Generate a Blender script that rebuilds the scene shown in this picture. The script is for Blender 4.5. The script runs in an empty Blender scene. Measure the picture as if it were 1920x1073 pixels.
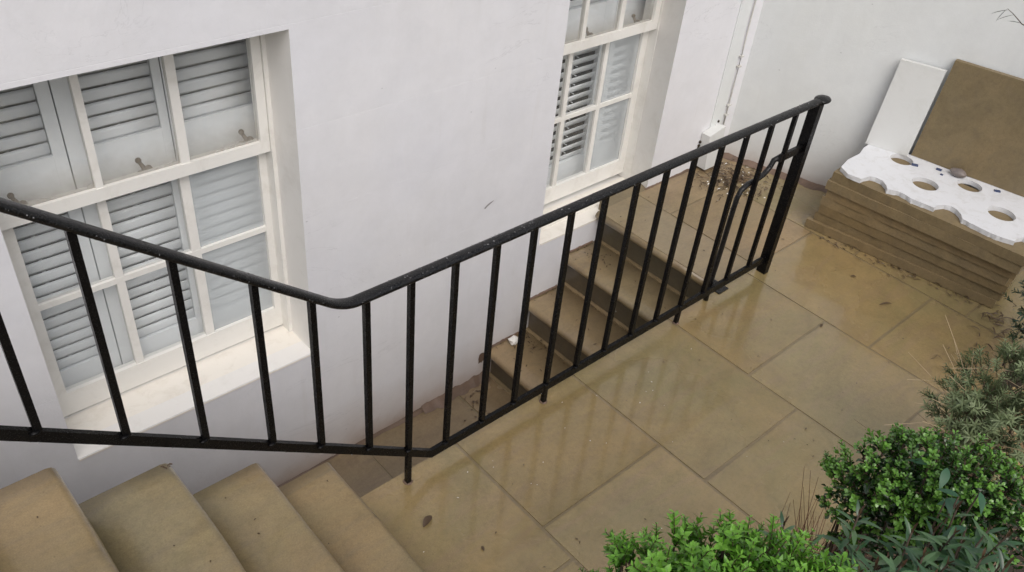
import bpy, bmesh, math, random
from mathutils import Vector, Matrix, Euler, noise
R = math.radians
rnd = random.Random(7)
S = bpy.context.scene
C = S.collection

# ------------------------------------------------------------------ camera
cd = bpy.data.cameras.new('camera')
cam = bpy.data.objects.new('camera', cd); C.objects.link(cam)
r_ = Vector((0.74636, -0.660026, 0.085513)); u_ = Vector((0.356659, 0.505133, 0.785898)); w_ = Vector((0.561908, 0.556064, -0.612415))
m = Matrix((r_, u_, -w_)).transposed().to_4x4(); m.translation = Vector((0, 0, 2.5))
cam.matrix_world = m
cd.sensor_width = 36; cd.lens = 36 * 1614.19 / 1920; cd.clip_start = 0.02; cd.clip_end = 300
S.camera = cam

# ------------------------------------------------------------------ sky and sun (overcast)
W = bpy.data.worlds.new('World'); S.world = W; W.use_nodes = True
nt = W.node_tree; nt.nodes.clear()
sky = nt.nodes.new('ShaderNodeTexSky'); sky.sky_type = 'NISHITA'; sky.sun_disc = False
sky.sun_elevation = R(50); sky.sun_rotation = R(205); sky.air_density = 1.0; sky.dust_density = 4.0; sky.ozone_density = 1.0
hs = nt.nodes.new('ShaderNodeHueSaturation'); hs.inputs['Saturation'].default_value = 0.58
bg = nt.nodes.new('ShaderNodeBackground'); bg.inputs['Strength'].default_value = 0.15
wo = nt.nodes.new('ShaderNodeOutputWorld')
nt.links.new(sky.outputs[0], hs.inputs['Color']); nt.links.new(hs.outputs[0], bg.inputs[0]); nt.links.new(bg.outputs[0], wo.inputs[0])
sl = bpy.data.lights.new('sun', 'SUN'); sl.energy = 0.80; sl.angle = R(45); sl.color = (1, 0.985, 0.965)
so = bpy.data.objects.new('sun', sl); C.objects.link(so)
az = R(205); el = R(50)
sd = Vector((math.sin(az) * math.cos(el), math.cos(az) * math.cos(el), math.sin(el)))
so.rotation_euler = sd.to_track_quat('Z', 'Y').to_euler(); so.location = (0, 0, 8)
S.view_settings.view_transform = 'Standard'; S.view_settings.look = 'None'
S.view_settings.exposure = -0.02; S.view_settings.gamma = 1; S.view_settings.use_curve_mapping = False

# ------------------------------------------------------------------ material helpers
def mat(name, base, rough=0.6, spec=0.5, metal=0.0):
    M = bpy.data.materials.new(name); M.use_nodes = True
    b = M.node_tree.nodes['Principled BSDF']
    b.inputs['Base Color'].default_value = (*base, 1); b.inputs['Roughness'].default_value = rough
    b.inputs['Metallic'].default_value = metal; b.inputs['Specular IOR Level'].default_value = spec
    return M, M.node_tree, b
def N(nt, t, **k):
    n = nt.nodes.new(t)
    for a, v in k.items():
        if a in n.inputs: n.inputs[a].default_value = v
        else: setattr(n, a, v)
    return n
def coords(nt, kind='world', scale=(1, 1, 1)):
    if kind == 'world':
        g = N(nt, 'ShaderNodeNewGeometry'); out = g.outputs['Position']
    else:
        g = N(nt, 'ShaderNodeTexCoord'); out = g.outputs['Object']
    mp = N(nt, 'ShaderNodeMapping'); mp.inputs['Scale'].default_value = scale
    nt.links.new(out, mp.inputs[0]); return mp.outputs[0]
def noise_n(nt, vec, scale, detail=4, rough=0.55, dist=0.0):
    n = N(nt, 'ShaderNodeTexNoise'); n.inputs['Scale'].default_value = scale; n.inputs['Detail'].default_value = detail
    n.inputs['Roughness'].default_value = rough; n.inputs['Distortion'].default_value = dist
    nt.links.new(vec, n.inputs['Vector']); return n.outputs['Fac']
def ramp(nt, fac, stops):
    r = N(nt, 'ShaderNodeValToRGB'); el_ = r.color_ramp.elements
    while len(el_) < len(stops): el_.new(0.5)
    for e, (p, c) in zip(el_, stops):
        e.position = p; e.color = (*c, 1) if len(c) == 3 else c
    nt.links.new(fac, r.inputs[0]); return r.outputs['Color']
def mixc(nt, fac, a, b, mode='MIX'):
    x = N(nt, 'ShaderNodeMix'); x.data_type = 'RGBA'; x.blend_type = mode
    for i, v in ((0, fac), (6, a), (7, b)):
        if hasattr(v, 'links') or hasattr(v, 'is_output'): nt.links.new(v, x.inputs[i])
        else: x.inputs[i].default_value = v if i == 0 else (*v, 1)
    return x.outputs[2]
def bump(nt, b, h, strength=0.3, dist=0.01):
    n = N(nt, 'ShaderNodeBump'); n.inputs['Strength'].default_value = strength; n.inputs['Distance'].default_value = dist
    nt.links.new(h, n.inputs['Height']); nt.links.new(n.outputs[0], b.inputs['Normal']); return n
def mathn(nt, op, a, b=None):
    n = N(nt, 'ShaderNodeMath'); n.operation = op
    for i, v in ((0, a), (1, b)):
        if v is None: continue
        if hasattr(v, 'links'): nt.links.new(v, n.inputs[i])
        else: n.inputs[i].default_value = v
    return n.outputs[0]
def g3(v): return (v, v, v)

def stone_mat(name, ca, cb, cc, wet=0.7, rough=0.32, vary=0.25, tone=1.0):
    M, t, b = mat(name, ca, rough)
    v = coords(t)
    n1 = noise_n(t, v, 1.7, 5, 0.6, 0.6); n2 = noise_n(t, v, 5.5, 6, 0.65, 1.2); n3 = noise_n(t, v, 260, 3, 0.7)
    st = coords(t, scale=(1.2, 7, 7)); n4 = noise_n(t, st, 1.6, 5, 0.6, 1.5)
    c = mixc(t, ramp(t, n1, [(0.36, g3(0)), (0.66, g3(1))]), ca, cb)
    c = mixc(t, ramp(t, n4, [(0.48, g3(0)), (0.72, g3(0.75))]), c, cc)
    c = mixc(t, 1.0, c, ramp(t, n2, [(0.3, g3(0.84)), (0.55, g3(1.0)), (0.8, g3(1.09))]), 'MULTIPLY')
    c = mixc(t, 1.0, c, ramp(t, n3, [(0.3, g3(0.87)), (0.7, g3(1.13))]), 'MULTIPLY')
    c = mixc(t, 1.0, c, ramp(t, noise_n(t, v, 55, 5, 0.7), [(0.32, g3(0.88)), (0.5, g3(1.0)), (0.72, g3(1.08))]), 'MULTIPLY')
    oi = N(t, 'ShaderNodeObjectInfo')
    c = mixc(t, 1.0, c, ramp(t, oi.outputs['Random'], [(0, (tone*(1 - vary), tone*(1 - vary), tone*(1 - vary) * 0.96)), (1, (tone*(1 + vary * .5), tone*(1 + vary * .5), tone*(1 + vary * .45)))]), 'MULTIPLY')
    hv = mathn(t, 'FRACT', mathn(t, 'MULTIPLY', oi.outputs['Random'], 7.31))
    c = mixc(t, 1.0, c, ramp(t, hv, [(0, (1.02, 0.995, 0.96)), (0.5, (1, 1, 1)), (1, (0.97, 1.0, 1.02))]), 'MULTIPLY')
    # small dark specks and lichen
    vo = N(t, 'ShaderNodeTexVoronoi'); vo.inputs['Scale'].default_value = 26; t.links.new(v, vo.inputs['Vector'])
    sp = ramp(t, vo.outputs['Distance'], [(0.03, g3(0.55)), (0.07, g3(1))])
    c = mixc(t, ramp(t, noise_n(t, v, 3.1, 2), [(0.5, g3(0)), (0.62, g3(0.7))]), c, mixc(t, 1.0, c, sp, 'MULTIPLY'))
    t.links.new(c, b.inputs['Base Color'])
    wm = ramp(t, noise_n(t, v, 1.1, 5, 0.6, 0.4), [(0.36, g3(0.0)), (0.50, g3(1.0))])
    rr = ramp(t, wm, [(0, g3(rough + 0.12)), (1, g3(max(.15, rough - 0.12)))])
    t.links.new(rr, b.inputs['Roughness'])
    cw = mathn(t, 'MULTIPLY', wm, wet); cw = mathn(t, 'ADD', cw, wet * 0.25)
    t.links.new(cw, b.inputs['Coat Weight']); b.inputs['Coat Roughness'].default_value = 0.075; b.inputs['Coat IOR'].default_value = 1.33
    h = mathn(t, 'ADD', mathn(t, 'MULTIPLY', noise_n(t, v, 45, 5, 0.65), 1.0), mathn(t, 'MULTIPLY', noise_n(t, v, 4, 4), 2.5))
    bump(t, b, h, 0.34, 0.004)
    return M

def render_mat(name, base, dirt=(0.42, 0.30, 0.22), z_lo=None, band=0.1, stain=0.35):
    M, t, b = mat(name, base, 0.62, 0.35)
    v = coords(t)
    c = mixc(t, ramp(t, noise_n(t, v, 1.3, 5, 0.6), [(0.3, g3(0.0)), (0.75, g3(1.0))]), base, tuple(x * k for x, k in zip(base, (0.93, 0.94, 0.97))))
    c = mixc(t, 1.0, c, ramp(t, noise_n(t, v, 9, 6, 0.7), [(0.3, g3(0.965)), (0.7, g3(1.02))]), 'MULTIPLY')
    sv = coords(t, scale=(9, 9, 0.8)); drip = ramp(t, noise_n(t, sv, 1.5, 5, 0.6), [(0.62, g3(0)), (0.82, g3(0.22))])
    c = mixc(t, drip, c, (0.56, 0.53, 0.48))
    if z_lo is not None:
        g = N(t, 'ShaderNodeNewGeometry'); sx = N(t, 'ShaderNodeSeparateXYZ'); t.links.new(g.outputs['Position'], sx.inputs[0])
        zz = mathn(t, 'ADD', sx.outputs['Z'], mathn(t, 'MULTIPLY', noise_n(t, v, 5, 4), 0.16))
        d = mathn(t, 'SUBTRACT', zz, z_lo + 0.08)
        d = mathn(t, 'DIVIDE', d, band)
        fac = ramp(t, d, [(0.0, g3(stain)), (0.35, g3(stain * 0.35)), (1.0, g3(0.0))])
        c = mixc(t, fac, c, dirt)
    # hairline cracks and scuffs
    cn = noise_n(t, coords(t, scale=(1.0, 1.0, 2.2)), 1.15, 8, 0.62, 1.2)
    cr = ramp(t, mathn(t, 'ABSOLUTE', mathn(t, 'SUBTRACT', cn, 0.5)), [(0.0, g3(0.80)), (0.0035, g3(1))])
    c = mixc(t, ramp(t, noise_n(t, v, 0.9, 2), [(0.5, g3(0)), (0.6, g3(0.8))]), c, mixc(t, 1.0, c, cr, 'MULTIPLY'))
    st3 = coords(t, scale=(2.0, 2.0, 0.9)); c = mixc(t, 1.0, c, ramp(t, noise_n(t, st3, 2.1, 7, 0.7, 0.8), [(0.32, (0.965, 0.965, 0.96)), (0.6, g3(1.0))]), 'MULTIPLY')
    vo = N(t, 'ShaderNodeTexVoronoi'); vo.inputs['Scale'].default_value = 5.0; t.links.new(coords(t, scale=(1, 1, 1.6)), vo.inputs['Vector'])
    sp = ramp(t, vo.outputs['Distance'], [(0.012, g3(0.72)), (0.03, g3(1))])
    c = mixc(t, 1.0, c, sp, 'MULTIPLY')
    t.links.new(c, b.inputs['Base Color'])
    h = mathn(t, 'ADD', noise_n(t, v, 120, 4, 0.7), mathn(t, 'MULTIPLY', noise_n(t, v, 3.0, 4, 0.5), 9.0))
    h = mathn(t, 'ADD', h, mathn(t, 'MULTIPLY', noise_n(t, v, 22, 3, 0.6), 1.6))
    bump(t, b, h, 0.20, 0.004)
    return M

def paint_mat(name, base, rough=0.4, grime=0.25, gcol=(0.33, 0.28, 0.2), bs=0.12, sc=7):
    M, t, b = mat(name, base, rough, 0.45)
    v = coords(t)
    f = ramp(t, noise_n(t, v, sc, 6, 0.7, 0.5), [(0.5, g3(0)), (0.8, g3(grime))])
    t.links.new(mixc(t, f, base, gcol), b.inputs['Base Color'])
    bump(t, b, mathn(t, 'ADD', noise_n(t, v, 60, 4), mathn(t, 'MULTIPLY', noise_n(t, v, 300, 2), .4)), bs, 0.003)
    return M

OLIVE = (0.238, 0.190, 0.091); OCHRE = (0.290, 0.208, 0.096); PINK = (0.258, 0.184, 0.106)
M_slab = stone_mat('wet_sandstone', OLIVE, OCHRE, PINK, wet=0.92, rough=0.30, vary=0.10)
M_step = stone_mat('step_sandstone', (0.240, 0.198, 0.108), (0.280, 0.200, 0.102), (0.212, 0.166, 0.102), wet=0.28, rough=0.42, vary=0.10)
M_pit = stone_mat('damp_sandstone', (0.225, 0.168, 0.100), (0.255, 0.178, 0.102), (0.185, 0.132, 0.088), wet=0.5, rough=0.38, vary=0.10)
M_riser = stone_mat('riser_sandstone', (0.115, 0.095, 0.060), (0.135, 0.10, 0.062), (0.10, 0.082, 0.06), wet=0.3, rough=0.5, vary=0.12)  # same stone as the treads; riser shade is put into the darker colour
M_cope = stone_mat('coping_sandstone', (0.272, 0.208, 0.118), (0.315, 0.222, 0.122), (0.235, 0.170, 0.105), wet=0.45, rough=0.42, vary=0.08)
M_stack = stone_mat('sawn_sandstone', (0.215, 0.163, 0.088), (0.242, 0.175, 0.090), (0.198, 0.150, 0.088), wet=0.12, rough=0.6, vary=0.14)
M_mortar = stone_mat('mortar', (0.195, 0.153, 0.086), (0.215, 0.162, 0.090), (0.180, 0.138, 0.082), wet=0.6, rough=0.4, vary=0.05)
M_fillet = stone_mat('dirty_fillet', (0.15, 0.098, 0.068), (0.19, 0.122, 0.088), (0.095, 0.066, 0.048), wet=0.1, rough=0.7, vary=0.05)
M_wall = render_mat('white_render', (0.80, 0.793, 0.808), z_lo=-0.82, band=0.34, stain=0.75)
M_bwall = render_mat('garden_wall_render', (0.76, 0.775, 0.76), z_lo=0.0, band=0.22, stain=0.5)
M_reveal = paint_mat('cream_reveal', (0.85, 0.83, 0.80), 0.5, 0.18)
M_frame = paint_mat('cream_gloss', (0.84, 0.825, 0.785), 0.32, 0.28)
M_sill = paint_mat('sill_paint', (0.88, 0.84, 0.77), 0.42, 0.30, (0.45, 0.38, 0.27), 0.35, 14)
M_shut = paint_mat('shutter_paint', (0.88, 0.90, 0.915), 0.38, 0.05)
M_board = paint_mat('white_board', (0.68, 0.685, 0.665), 0.5, 0.35, (0.42, 0.42, 0.36), 0.25, 5)
M_poly = paint_mat('white_foam', (0.68, 0.69, 0.71), 0.6, 0.5, (0.40, 0.38, 0.33), 0.6, 16)
M_room, _, _ = mat('dark_room', (0.03, 0.03, 0.03), 0.9)
M_earth = stone_mat('earth', (0.035, 0.026, 0.017), (0.05, 0.035, 0.022), (0.03, 0.022, 0.015), wet=0.05, rough=0.8, vary=0)
M_gravel = stone_mat('yellow_gravel', (0.42, 0.30, 0.13), (0.5, 0.36, 0.17), (0.30, 0.2, 0.1), wet=0.1, rough=0.7, vary=0.1)
M_brass, _, _ = mat('tarnished_brass', (0.13, 0.10, 0.07), 0.45, 0.5, 0.6)
M_cable = paint_mat('painted_cable', (0.66, 0.65, 0.61), 0.5, 0.6)
M_blue, _, _ = mat('blue_grey_scrap', (0.055, 0.075, 0.15), 0.5)
M_pebble = stone_mat('pebble', (0.20, 0.17, 0.16), (0.24, 0.2, 0.18), (0.16, 0.14, 0.15), wet=0.5, rough=0.35, vary=0)
M_chip, _, _ = mat('plaster_chip', (0.82, 0.80, 0.75), 0.6)
M_twig, _, _ = mat('dry_twig', (0.20, 0.13, 0.075), 0.7)
M_litter, _, _ = mat('dead_leaf', (0.075, 0.045, 0.022), 0.5)
M_straw, _, _ = mat('straw', (0.42, 0.32, 0.19), 0.6)
M_rust, _, _ = mat('russet_stems', (0.115, 0.038, 0.020), 0.6)
M_drop, t_, b_ = mat('raindrop', (0.9, 0.9, 0.92), 0.02, 0.5); b_.inputs['Transmission Weight'].default_value = 0.9; b_.inputs['IOR'].default_value = 1.33

def iron(nm, sp):
    M, t, b = mat(nm, (0.0035, 0.0033, 0.0036), 0.30, sp)
    v = coords(t)
    c = mixc(t, ramp(t, noise_n(t, v, 14, 6, 0.7), [(0.56, g3(0)), (0.78, g3(0.55))]), (0.0035, 0.0033, 0.0036), (0.010, 0.0055, 0.0035))
    t.links.new(c, b.inputs['Base Color'])
    vo = N(t, 'ShaderNodeTexVoronoi'); vo.inputs['Scale'].default_value = 210; vo.inputs['Randomness'].default_value = 1
    t.links.new(v, vo.inputs['Vector'])
    dr = ramp(t, vo.outputs['Distance'], [(0.12, g3(1)), (0.42, g3(0))])
    h = mathn(t, 'ADD', mathn(t, 'MULTIPLY', dr, 1.0), mathn(t, 'MULTIPLY', noise_n(t, v, 70, 4), 0.7))
    bump(t, b, h, 0.60, 0.0016)
    t.links.new(ramp(t, noise_n(t, v, 20, 4), [(0.35, g3(0.20)), (0.7, g3(0.42))]), b.inputs['Roughness'])
    return M
M_iron = iron('black_iron', 0.40)
M_bar = iron('black_iron_bars', 0.16)

def glass_mat(name, haze=0.0, hz_scale=3.0, grime_z=None):
    M = bpy.data.materials.new(name); M.use_nodes = True; t = M.node_tree; t.nodes.clear()
    o = N(t, 'ShaderNodeOutputMaterial'); tr = N(t, 'ShaderNodeBsdfTransparent'); tr.inputs[0].default_value = (0.985, 0.99, 0.99, 1)
    gl = N(t, 'ShaderNodeBsdfGlossy'); gl.inputs['Roughness'].default_value = 0.03
    fr = N(t, 'ShaderNodeLayerWeight'); fr.inputs[0].default_value = 0.5
    v = coords(t)
    bp = N(t, 'ShaderNodeBump'); bp.inputs['Strength'].default_value = 0.12; bp.inputs['Distance'].default_value = 0.01
    t.links.new(noise_n(t, v, 6, 2), bp.inputs['Height']); t.links.new(bp.outputs[0], gl.inputs['Normal']); t.links.new(bp.outputs[0], fr.inputs['Normal'])
    m1 = N(t, 'ShaderNodeMixShader'); k = mathn(t, 'ADD', mathn(t, 'MULTIPLY', mathn(t, 'POWER', fr.outputs[1], 5.0), 0.9), 0.04)
    t.links.new(k, m1.inputs[0]); t.links.new(tr.outputs[0], m1.inputs[1]); t.links.new(gl.outputs[0], m1.inputs[2])
    fi = m1
    if haze or grime_z:
        df = N(t, 'ShaderNodeBsdfDiffuse'); df.inputs[0].default_value = (0.88, 0.92, 0.94, 1)
        if grime_z: df.inputs[0].default_value = (0.55, 0.49, 0.41, 1)
        tl = N(t, 'ShaderNodeBsdfTranslucent'); tl.inputs[0].default_value = (0.8, 0.84, 0.86, 1)
        ad = N(t, 'ShaderNodeMixShader'); ad.inputs[0].default_value = 0.35
        t.links.new(df.outputs[0], ad.inputs[1]); t.links.new(tl.outputs[0], ad.inputs[2])
        m2 = N(t, 'ShaderNodeMixShader')
        if grime_z:
            g = N(t, 'ShaderNodeNewGeometry'); sx = N(t, 'ShaderNodeSeparateXYZ'); t.links.new(g.outputs['Position'], sx.inputs[0])
            zz = mathn(t, 'ADD', sx.outputs['Z'], mathn(t, 'MULTIPLY', noise_n(t, v, 7, 4, 0.7), 0.12))
            d = mathn(t, 'DIVIDE', mathn(t, 'SUBTRACT', zz, grime_z + 0.04), 0.14)
            f = ramp(t, d, [(0.0, g3(0.42)), (0.35, g3(0.24)), (0.8, g3(0.08)), (1.0, g3(0.015))])
        else:
            f = ramp(t, noise_n(t, v, hz_scale, 3, 0.5), [(0.3, g3(haze * 0.86)), (0.7, g3(min(1, haze * 1.08)))])
        t.links.new(f, m2.inputs[0]); t.links.new(m1.outputs[0], m2.inputs[1]); t.links.new(ad.outputs[0], m2.inputs[2]); fi = m2
    t.links.new(fi.outputs[0], o.inputs[0]); return M
M_glass = glass_mat('window_glass', 0.07); M_mist = glass_mat('misted_glass', 0.40); M_mist2 = glass_mat('half_misted_glass', 0.05)  # window_glass haze is a pale veil painted in to brighten the shutter slats
M_grime = glass_mat('grimy_glass', 0, grime_z=0.87); M_grime2 = glass_mat('grimy_glass_far', 0, grime_z=0.90)

def leaf_mat(name, a, b2, rough=0.35, trans=0.25, spec=0.5):
    M, t, b = mat(name, a, rough, spec)
    oi = N(t, 'ShaderNodeObjectInfo'); v = coords(t, 'world')
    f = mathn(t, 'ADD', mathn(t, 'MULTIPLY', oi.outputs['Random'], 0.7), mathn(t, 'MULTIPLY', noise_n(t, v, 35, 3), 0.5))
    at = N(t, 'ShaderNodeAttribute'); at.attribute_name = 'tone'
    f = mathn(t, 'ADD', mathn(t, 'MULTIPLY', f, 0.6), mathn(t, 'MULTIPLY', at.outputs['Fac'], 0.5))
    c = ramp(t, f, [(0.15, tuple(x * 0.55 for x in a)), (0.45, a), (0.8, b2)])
    t.links.new(c, b.inputs['Base Color'])
    tl = N(t, 'ShaderNodeBsdfTranslucent'); t.links.new(c, tl.inputs[0])
    mx = N(t, 'ShaderNodeMixShader'); mx.inputs[0].default_value = trans
    o = [n for n in t.nodes if n.type == 'OUTPUT_MATERIAL'][0]
    t.links.new(b.outputs[0], mx.inputs[1]); t.links.new(tl.outputs[0], mx.inputs[2]); t.links.new(mx.outputs[0], o.inputs[0])
    return M
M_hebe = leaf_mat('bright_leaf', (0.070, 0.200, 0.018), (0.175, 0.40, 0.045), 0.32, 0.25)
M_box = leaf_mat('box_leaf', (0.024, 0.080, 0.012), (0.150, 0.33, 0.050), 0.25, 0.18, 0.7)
M_dark = leaf_mat('dark_leaf', (0.028, 0.082, 0.030), (0.085, 0.165, 0.065), 0.28, 0.12, 0.7)
M_lav = leaf_mat('grey_leaf', (0.085, 0.125, 0.050), (0.20, 0.25, 0.12), 0.5, 0.15)
M_broad = leaf_mat('blue_green_leaf', (0.016, 0.060, 0.030), (0.035, 0.115, 0.052), 0.5, 0.12)
M_edge = leaf_mat('deep_green_leaf', (0.012, 0.035, 0.014), (0.03, 0.06, 0.028), 0.35, 0.1)
M_bark, _, _ = mat('brown_stem', (0.055, 0.035, 0.02), 0.7)
M_redtip = leaf_mat('red_tip', (0.060, 0.030, 0.018), (0.11, 0.065, 0.038), 0.4, 0.1)

# ------------------------------------------------------------------ geometry helpers
def link_mesh(name, me, material, parent=None):
    if material is not None and not me.materials: me.materials.append(material)
    o = bpy.data.objects.new(name, me); C.objects.link(o)
    if parent is not None: o.parent = parent
    return o
def obj(name, bm, material, parent=None, smooth=False, bevel=0):
    if bevel:
        bmesh.ops.bevel(bm, geom=[e for e in bm.edges if e.calc_face_angle(0) > 0.6], offset=bevel, segments=2, affect='EDGES', profile=0.6)
    bmesh.ops.recalc_face_normals(bm, faces=bm.faces)
    me = bpy.data.meshes.new(name); bm.to_mesh(me); bm.free()
    if smooth:
        for p in me.polygons: p.use_smooth = True
    return link_mesh(name, me, material, parent)
def meshd(name, vs, fs, material=None, smooth=False):
    me = bpy.data.meshes.new(name); me.from_pydata(vs, [], fs); me.update()
    if smooth:
        for p in me.polygons: p.use_smooth = True
    if material: me.materials.append(material)
    return me
def box(bm, x0, x1, y0, y1, z0, z1):
    v = [bm.verts.new((x, y, z)) for x in (x0, x1) for y in (y0, y1) for z in (z0, z1)]
    for f in ((0, 1, 3, 2), (4, 6, 7, 5), (0, 4, 5, 1), (2, 3, 7, 6), (0, 2, 6, 4), (1, 5, 7, 3)):
        bm.faces.new([v[i] for i in f])
def hexa(bm, low, high):
    a = [bm.verts.new(p) for p in low]; b = [bm.verts.new(p) for p in high]
    bm.faces.new(a[::-1]); bm.faces.new(b)
    for i in range(4): bm.faces.new([a[i], a[(i + 1) % 4], b[(i + 1) % 4], b[i]])
def boxobj(name, x0, x1, y0, y1, z0, z1, material, parent=None, bevel=0):
    bm = bmesh.new(); box(bm, x0, x1, y0, y1, z0, z1); return obj(name, bm, material, parent, bevel=bevel)
def tube(bm, pts, rad, n=6, cap=True):
    pts = [Vector(p) for p in pts]; rings = []
    for i, p in enumerate(pts):
        d = (pts[min(i + 1, len(pts) - 1)] - pts[max(i - 1, 0)]).normalized()
        a = d.cross(Vector((0, 0, 1)));
        if a.length < 1e-3: a = d.cross(Vector((0, 1, 0)))
        a.normalize(); b = d.cross(a); rr = rad[i] if isinstance(rad, (list, tuple)) else rad
        rings.append([bm.verts.new(p + (a * math.cos(2 * math.pi * k / n) + b * math.sin(2 * math.pi * k / n)) * rr) for k in range(n)])
    for q, s in zip(rings, rings[1:]):
        for k in range(n): bm.faces.new([q[k], q[(k + 1) % n], s[(k + 1) % n], s[k]])
    if cap: bm.faces.new(rings[0][::-1]); bm.faces.new(rings[-1])
def empty(name, loc, label=None, cat=None, group=None, kind=None):
    o = bpy.data.objects.new(name, None); C.objects.link(o); o.location = loc; tag(o, label, cat, group, kind); return o
def tag(o, label=None, cat=None, group=None, kind=None):
    if label: o['label'] = label
    if cat: o['category'] = cat
    if group: o['group'] = group
    if kind: o['kind'] = kind
    return o
def part(o, root):
    o.parent = root; o.matrix_parent_inverse = Matrix.Translation(-Vector(root.location)); return o

# ------------------------------------------------------------------ ground
bm = bmesh.new()
for (x0, x1, y0, y1, z) in ((-40, 60, -40, 0.5, -0.035),):
    bm.faces.new([bm.verts.new(p) for p in ((x0, y0, z), (x1, y0, z), (x1, y1, z), (x0, y1, z))])
tag(obj('ground', bm, M_earth), kind='structure')

# ------------------------------------------------------------------ paving: patio with slabs
def slabobj(name, x0, x1, y0, y1, z, th, material, parent, g=0.0062, amt=0.0022):
    bm = bmesh.new(); x0 += g; x1 -= g; y0 += g; y1 -= g
    n = [3, 3]
    hexa(bm, [(x0, y0, z - th), (x1, y0, z - th), (x1, y1, z - th), (x0, y1, z - th)],
         [(x + rnd.uniform(-1, 1) * amt, y + rnd.uniform(-1, 1) * amt, z + rnd.uniform(-1, 1) * 0.0012) for x, y in ((x0, y0), (x1, y0), (x1, y1), (x0, y1))])
    return obj(name, bm, material, parent, bevel=0.0025)
bm = bmesh.new(); box(bm, 0.99, 3.20, 0.3, 1.662, -0.3, -0.0022)
patio = tag(obj('patio', bm, M_mortar), kind='structure')
bm = bmesh.new(); box(bm, 3.20, 5.6, 0.3, 2.56, -0.3, -0.0022); part_bed = obj('mortar_bed', bm, M_mortar, patio)
ED = 1.675; GR = 0.42
cols = [(0.9, 1.468, [GR, 1.02, ED]), (1.468, 2.10, [GR, 0.55, 1.176, ED]), (2.10, 2.722, [GR, 0.952, ED]),
        (2.722, 3.338, [GR, 0.62, 1.203, ED]), (3.338, 3.955, [GR, 0.975, ED])]
for x0, x1, ys in cols:
    for a, b in zip(ys, ys[1:]): slabobj('paving_slab', x0, x1, a, b, 0, 0.05, M_slab, patio)
slabobj('paving_slab', 3.955, 4.62, GR, 0.80, 0, 0.05, M_slab, patio); slabobj('paving_slab', 3.955, 4.6, 0.80, 1.42, 0, 0.05, M_slab, patio)
slabobj('paving_slab', 3.955, 4.40, 1.42, 2.245, 0, 0.05, M_slab, patio)
# landing by the wall
slabobj('nosing_slab', 3.115, 3.428, ED, 2.497, 0, 0.05, M_cope, patio)
slabobj('paving_slab', 3.428, 3.955, ED, 2.245, 0, 0.05, M_cope, patio); slabobj('paving_slab', 3.428, 4.235, 2.245, 2.497, 0, 0.05, M_cope, patio)

# stairwell floor, lower level
bm = bmesh.new(); box(bm, -1.2, 2.42, 1.62, 2.56, -1.1, -0.8240)
well = tag(obj('stairwell_floor', bm, M_mortar), kind='structure')
for x0, x1 in ((-0.3, 0.33), (0.33, 0.95),): slabobj('paving_slab', x0, x1, 1.68, 2.497, -0.82, 0.05, M_pit, well)
slabobj('paving_slab', 0.95, 1.57, 1.68, 2.497, -0.812, 0.05, M_pit, well)
slabobj('paving_slab', 1.57, 2.175, 1.68, 2.497, -0.822, 0.05, M_pit, well); slabobj('paving_slab', 2.175, 2.42, 1.68, 2.497, -0.82, 0.05, M_pit, well)
tag(boxobj('retaining_wall', -1.2, 3.19, 1.50, 1.662, -1.1, -0.306, M_fillet), 'rough retaining wall of the stairwell below the edge of the patio', 'wall')

# ------------------------------------------------------------------ stairs
def tread_mesh(x_nose, x_back, y0, y1, ztop, th=0.052, side=-1):
    """tread with bull-nose at x_nose; side=-1: nose points to -x, +1: nose points to +x"""
    bm = bmesh.new(); prof = []
    s = side; rr = th / 2
    prof.append((x_back, ztop - th)); prof.append((x_back, ztop))
    for k in range(7):
        a = math.pi / 2 - k * math.pi / 6
        prof.append((x_nose - s * rr * 0.9 + s * rr * 0.9 * math.cos(a), ztop - rr + rr * math.sin(a)))
    ny = 40; rows = []
    for j in range(ny + 1):
        y = y0 + (y1 - y0) * j / ny
        rows.append([bm.verts.new((x + (0.006 * noise.noise(Vector((x_nose * 9, y * 3.5, z * 20))) + .002 * noise.noise(Vector((x_nose * 9, y * 30, z * 9)))) * (abs(x - x_nose) < .06), y, z + 0.0025 * noise.noise(Vector((x * 8, y * 4, x_nose * 5))))) for x, z in prof])
    for a, b in zip(rows, rows[1:]):
        n = len(a)
        for k in range(n): bm.faces.new([a[k], a[(k + 1) % n], b[(k + 1) % n], b[k]])
    bm.faces.new(rows[0]); bm.faces.new(rows[-1][::-1]); return bm
# steps going down beside the house wall
st = empty('basement_steps', (2.9, 2.09, -0.82), 'narrow sandstone steps leading down beside the house wall behind the railing', 'steps')
TN = [(3.115, 3.43, 0.0), (2.885, 3.17, -0.205), (2.632, 2.925, -0.41), (2.375, 2.675, -0.62)]
for k, (xn, xb, z) in enumerate(TN):
    if k: part(obj('tread', tread_mesh(xn, xb, 1.664, 2.497, z), M_cope, st, True), st)
    else:
        bm = bmesh.new(); tube(bm, [(xn + .012, 1.676, -0.026), (xn + .012, 2.496, -0.026)], 0.024, 10); part(obj('nosing', bm, M_cope, st, True), st)
    zb = TN[k + 1][2] if k < 3 else -0.82
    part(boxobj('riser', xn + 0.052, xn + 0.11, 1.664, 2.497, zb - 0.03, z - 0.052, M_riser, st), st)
    part(boxobj('mortar_line', xn + 0.028, xn + 0.050, 1.664, 2.497, zb - 0.01, zb + 0.006, M_cope, st), st)
part(boxobj('stair_core', 3.226, 3.5, 1.664, 2.497, -0.9, -0.31, M_riser, st), st)
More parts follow.
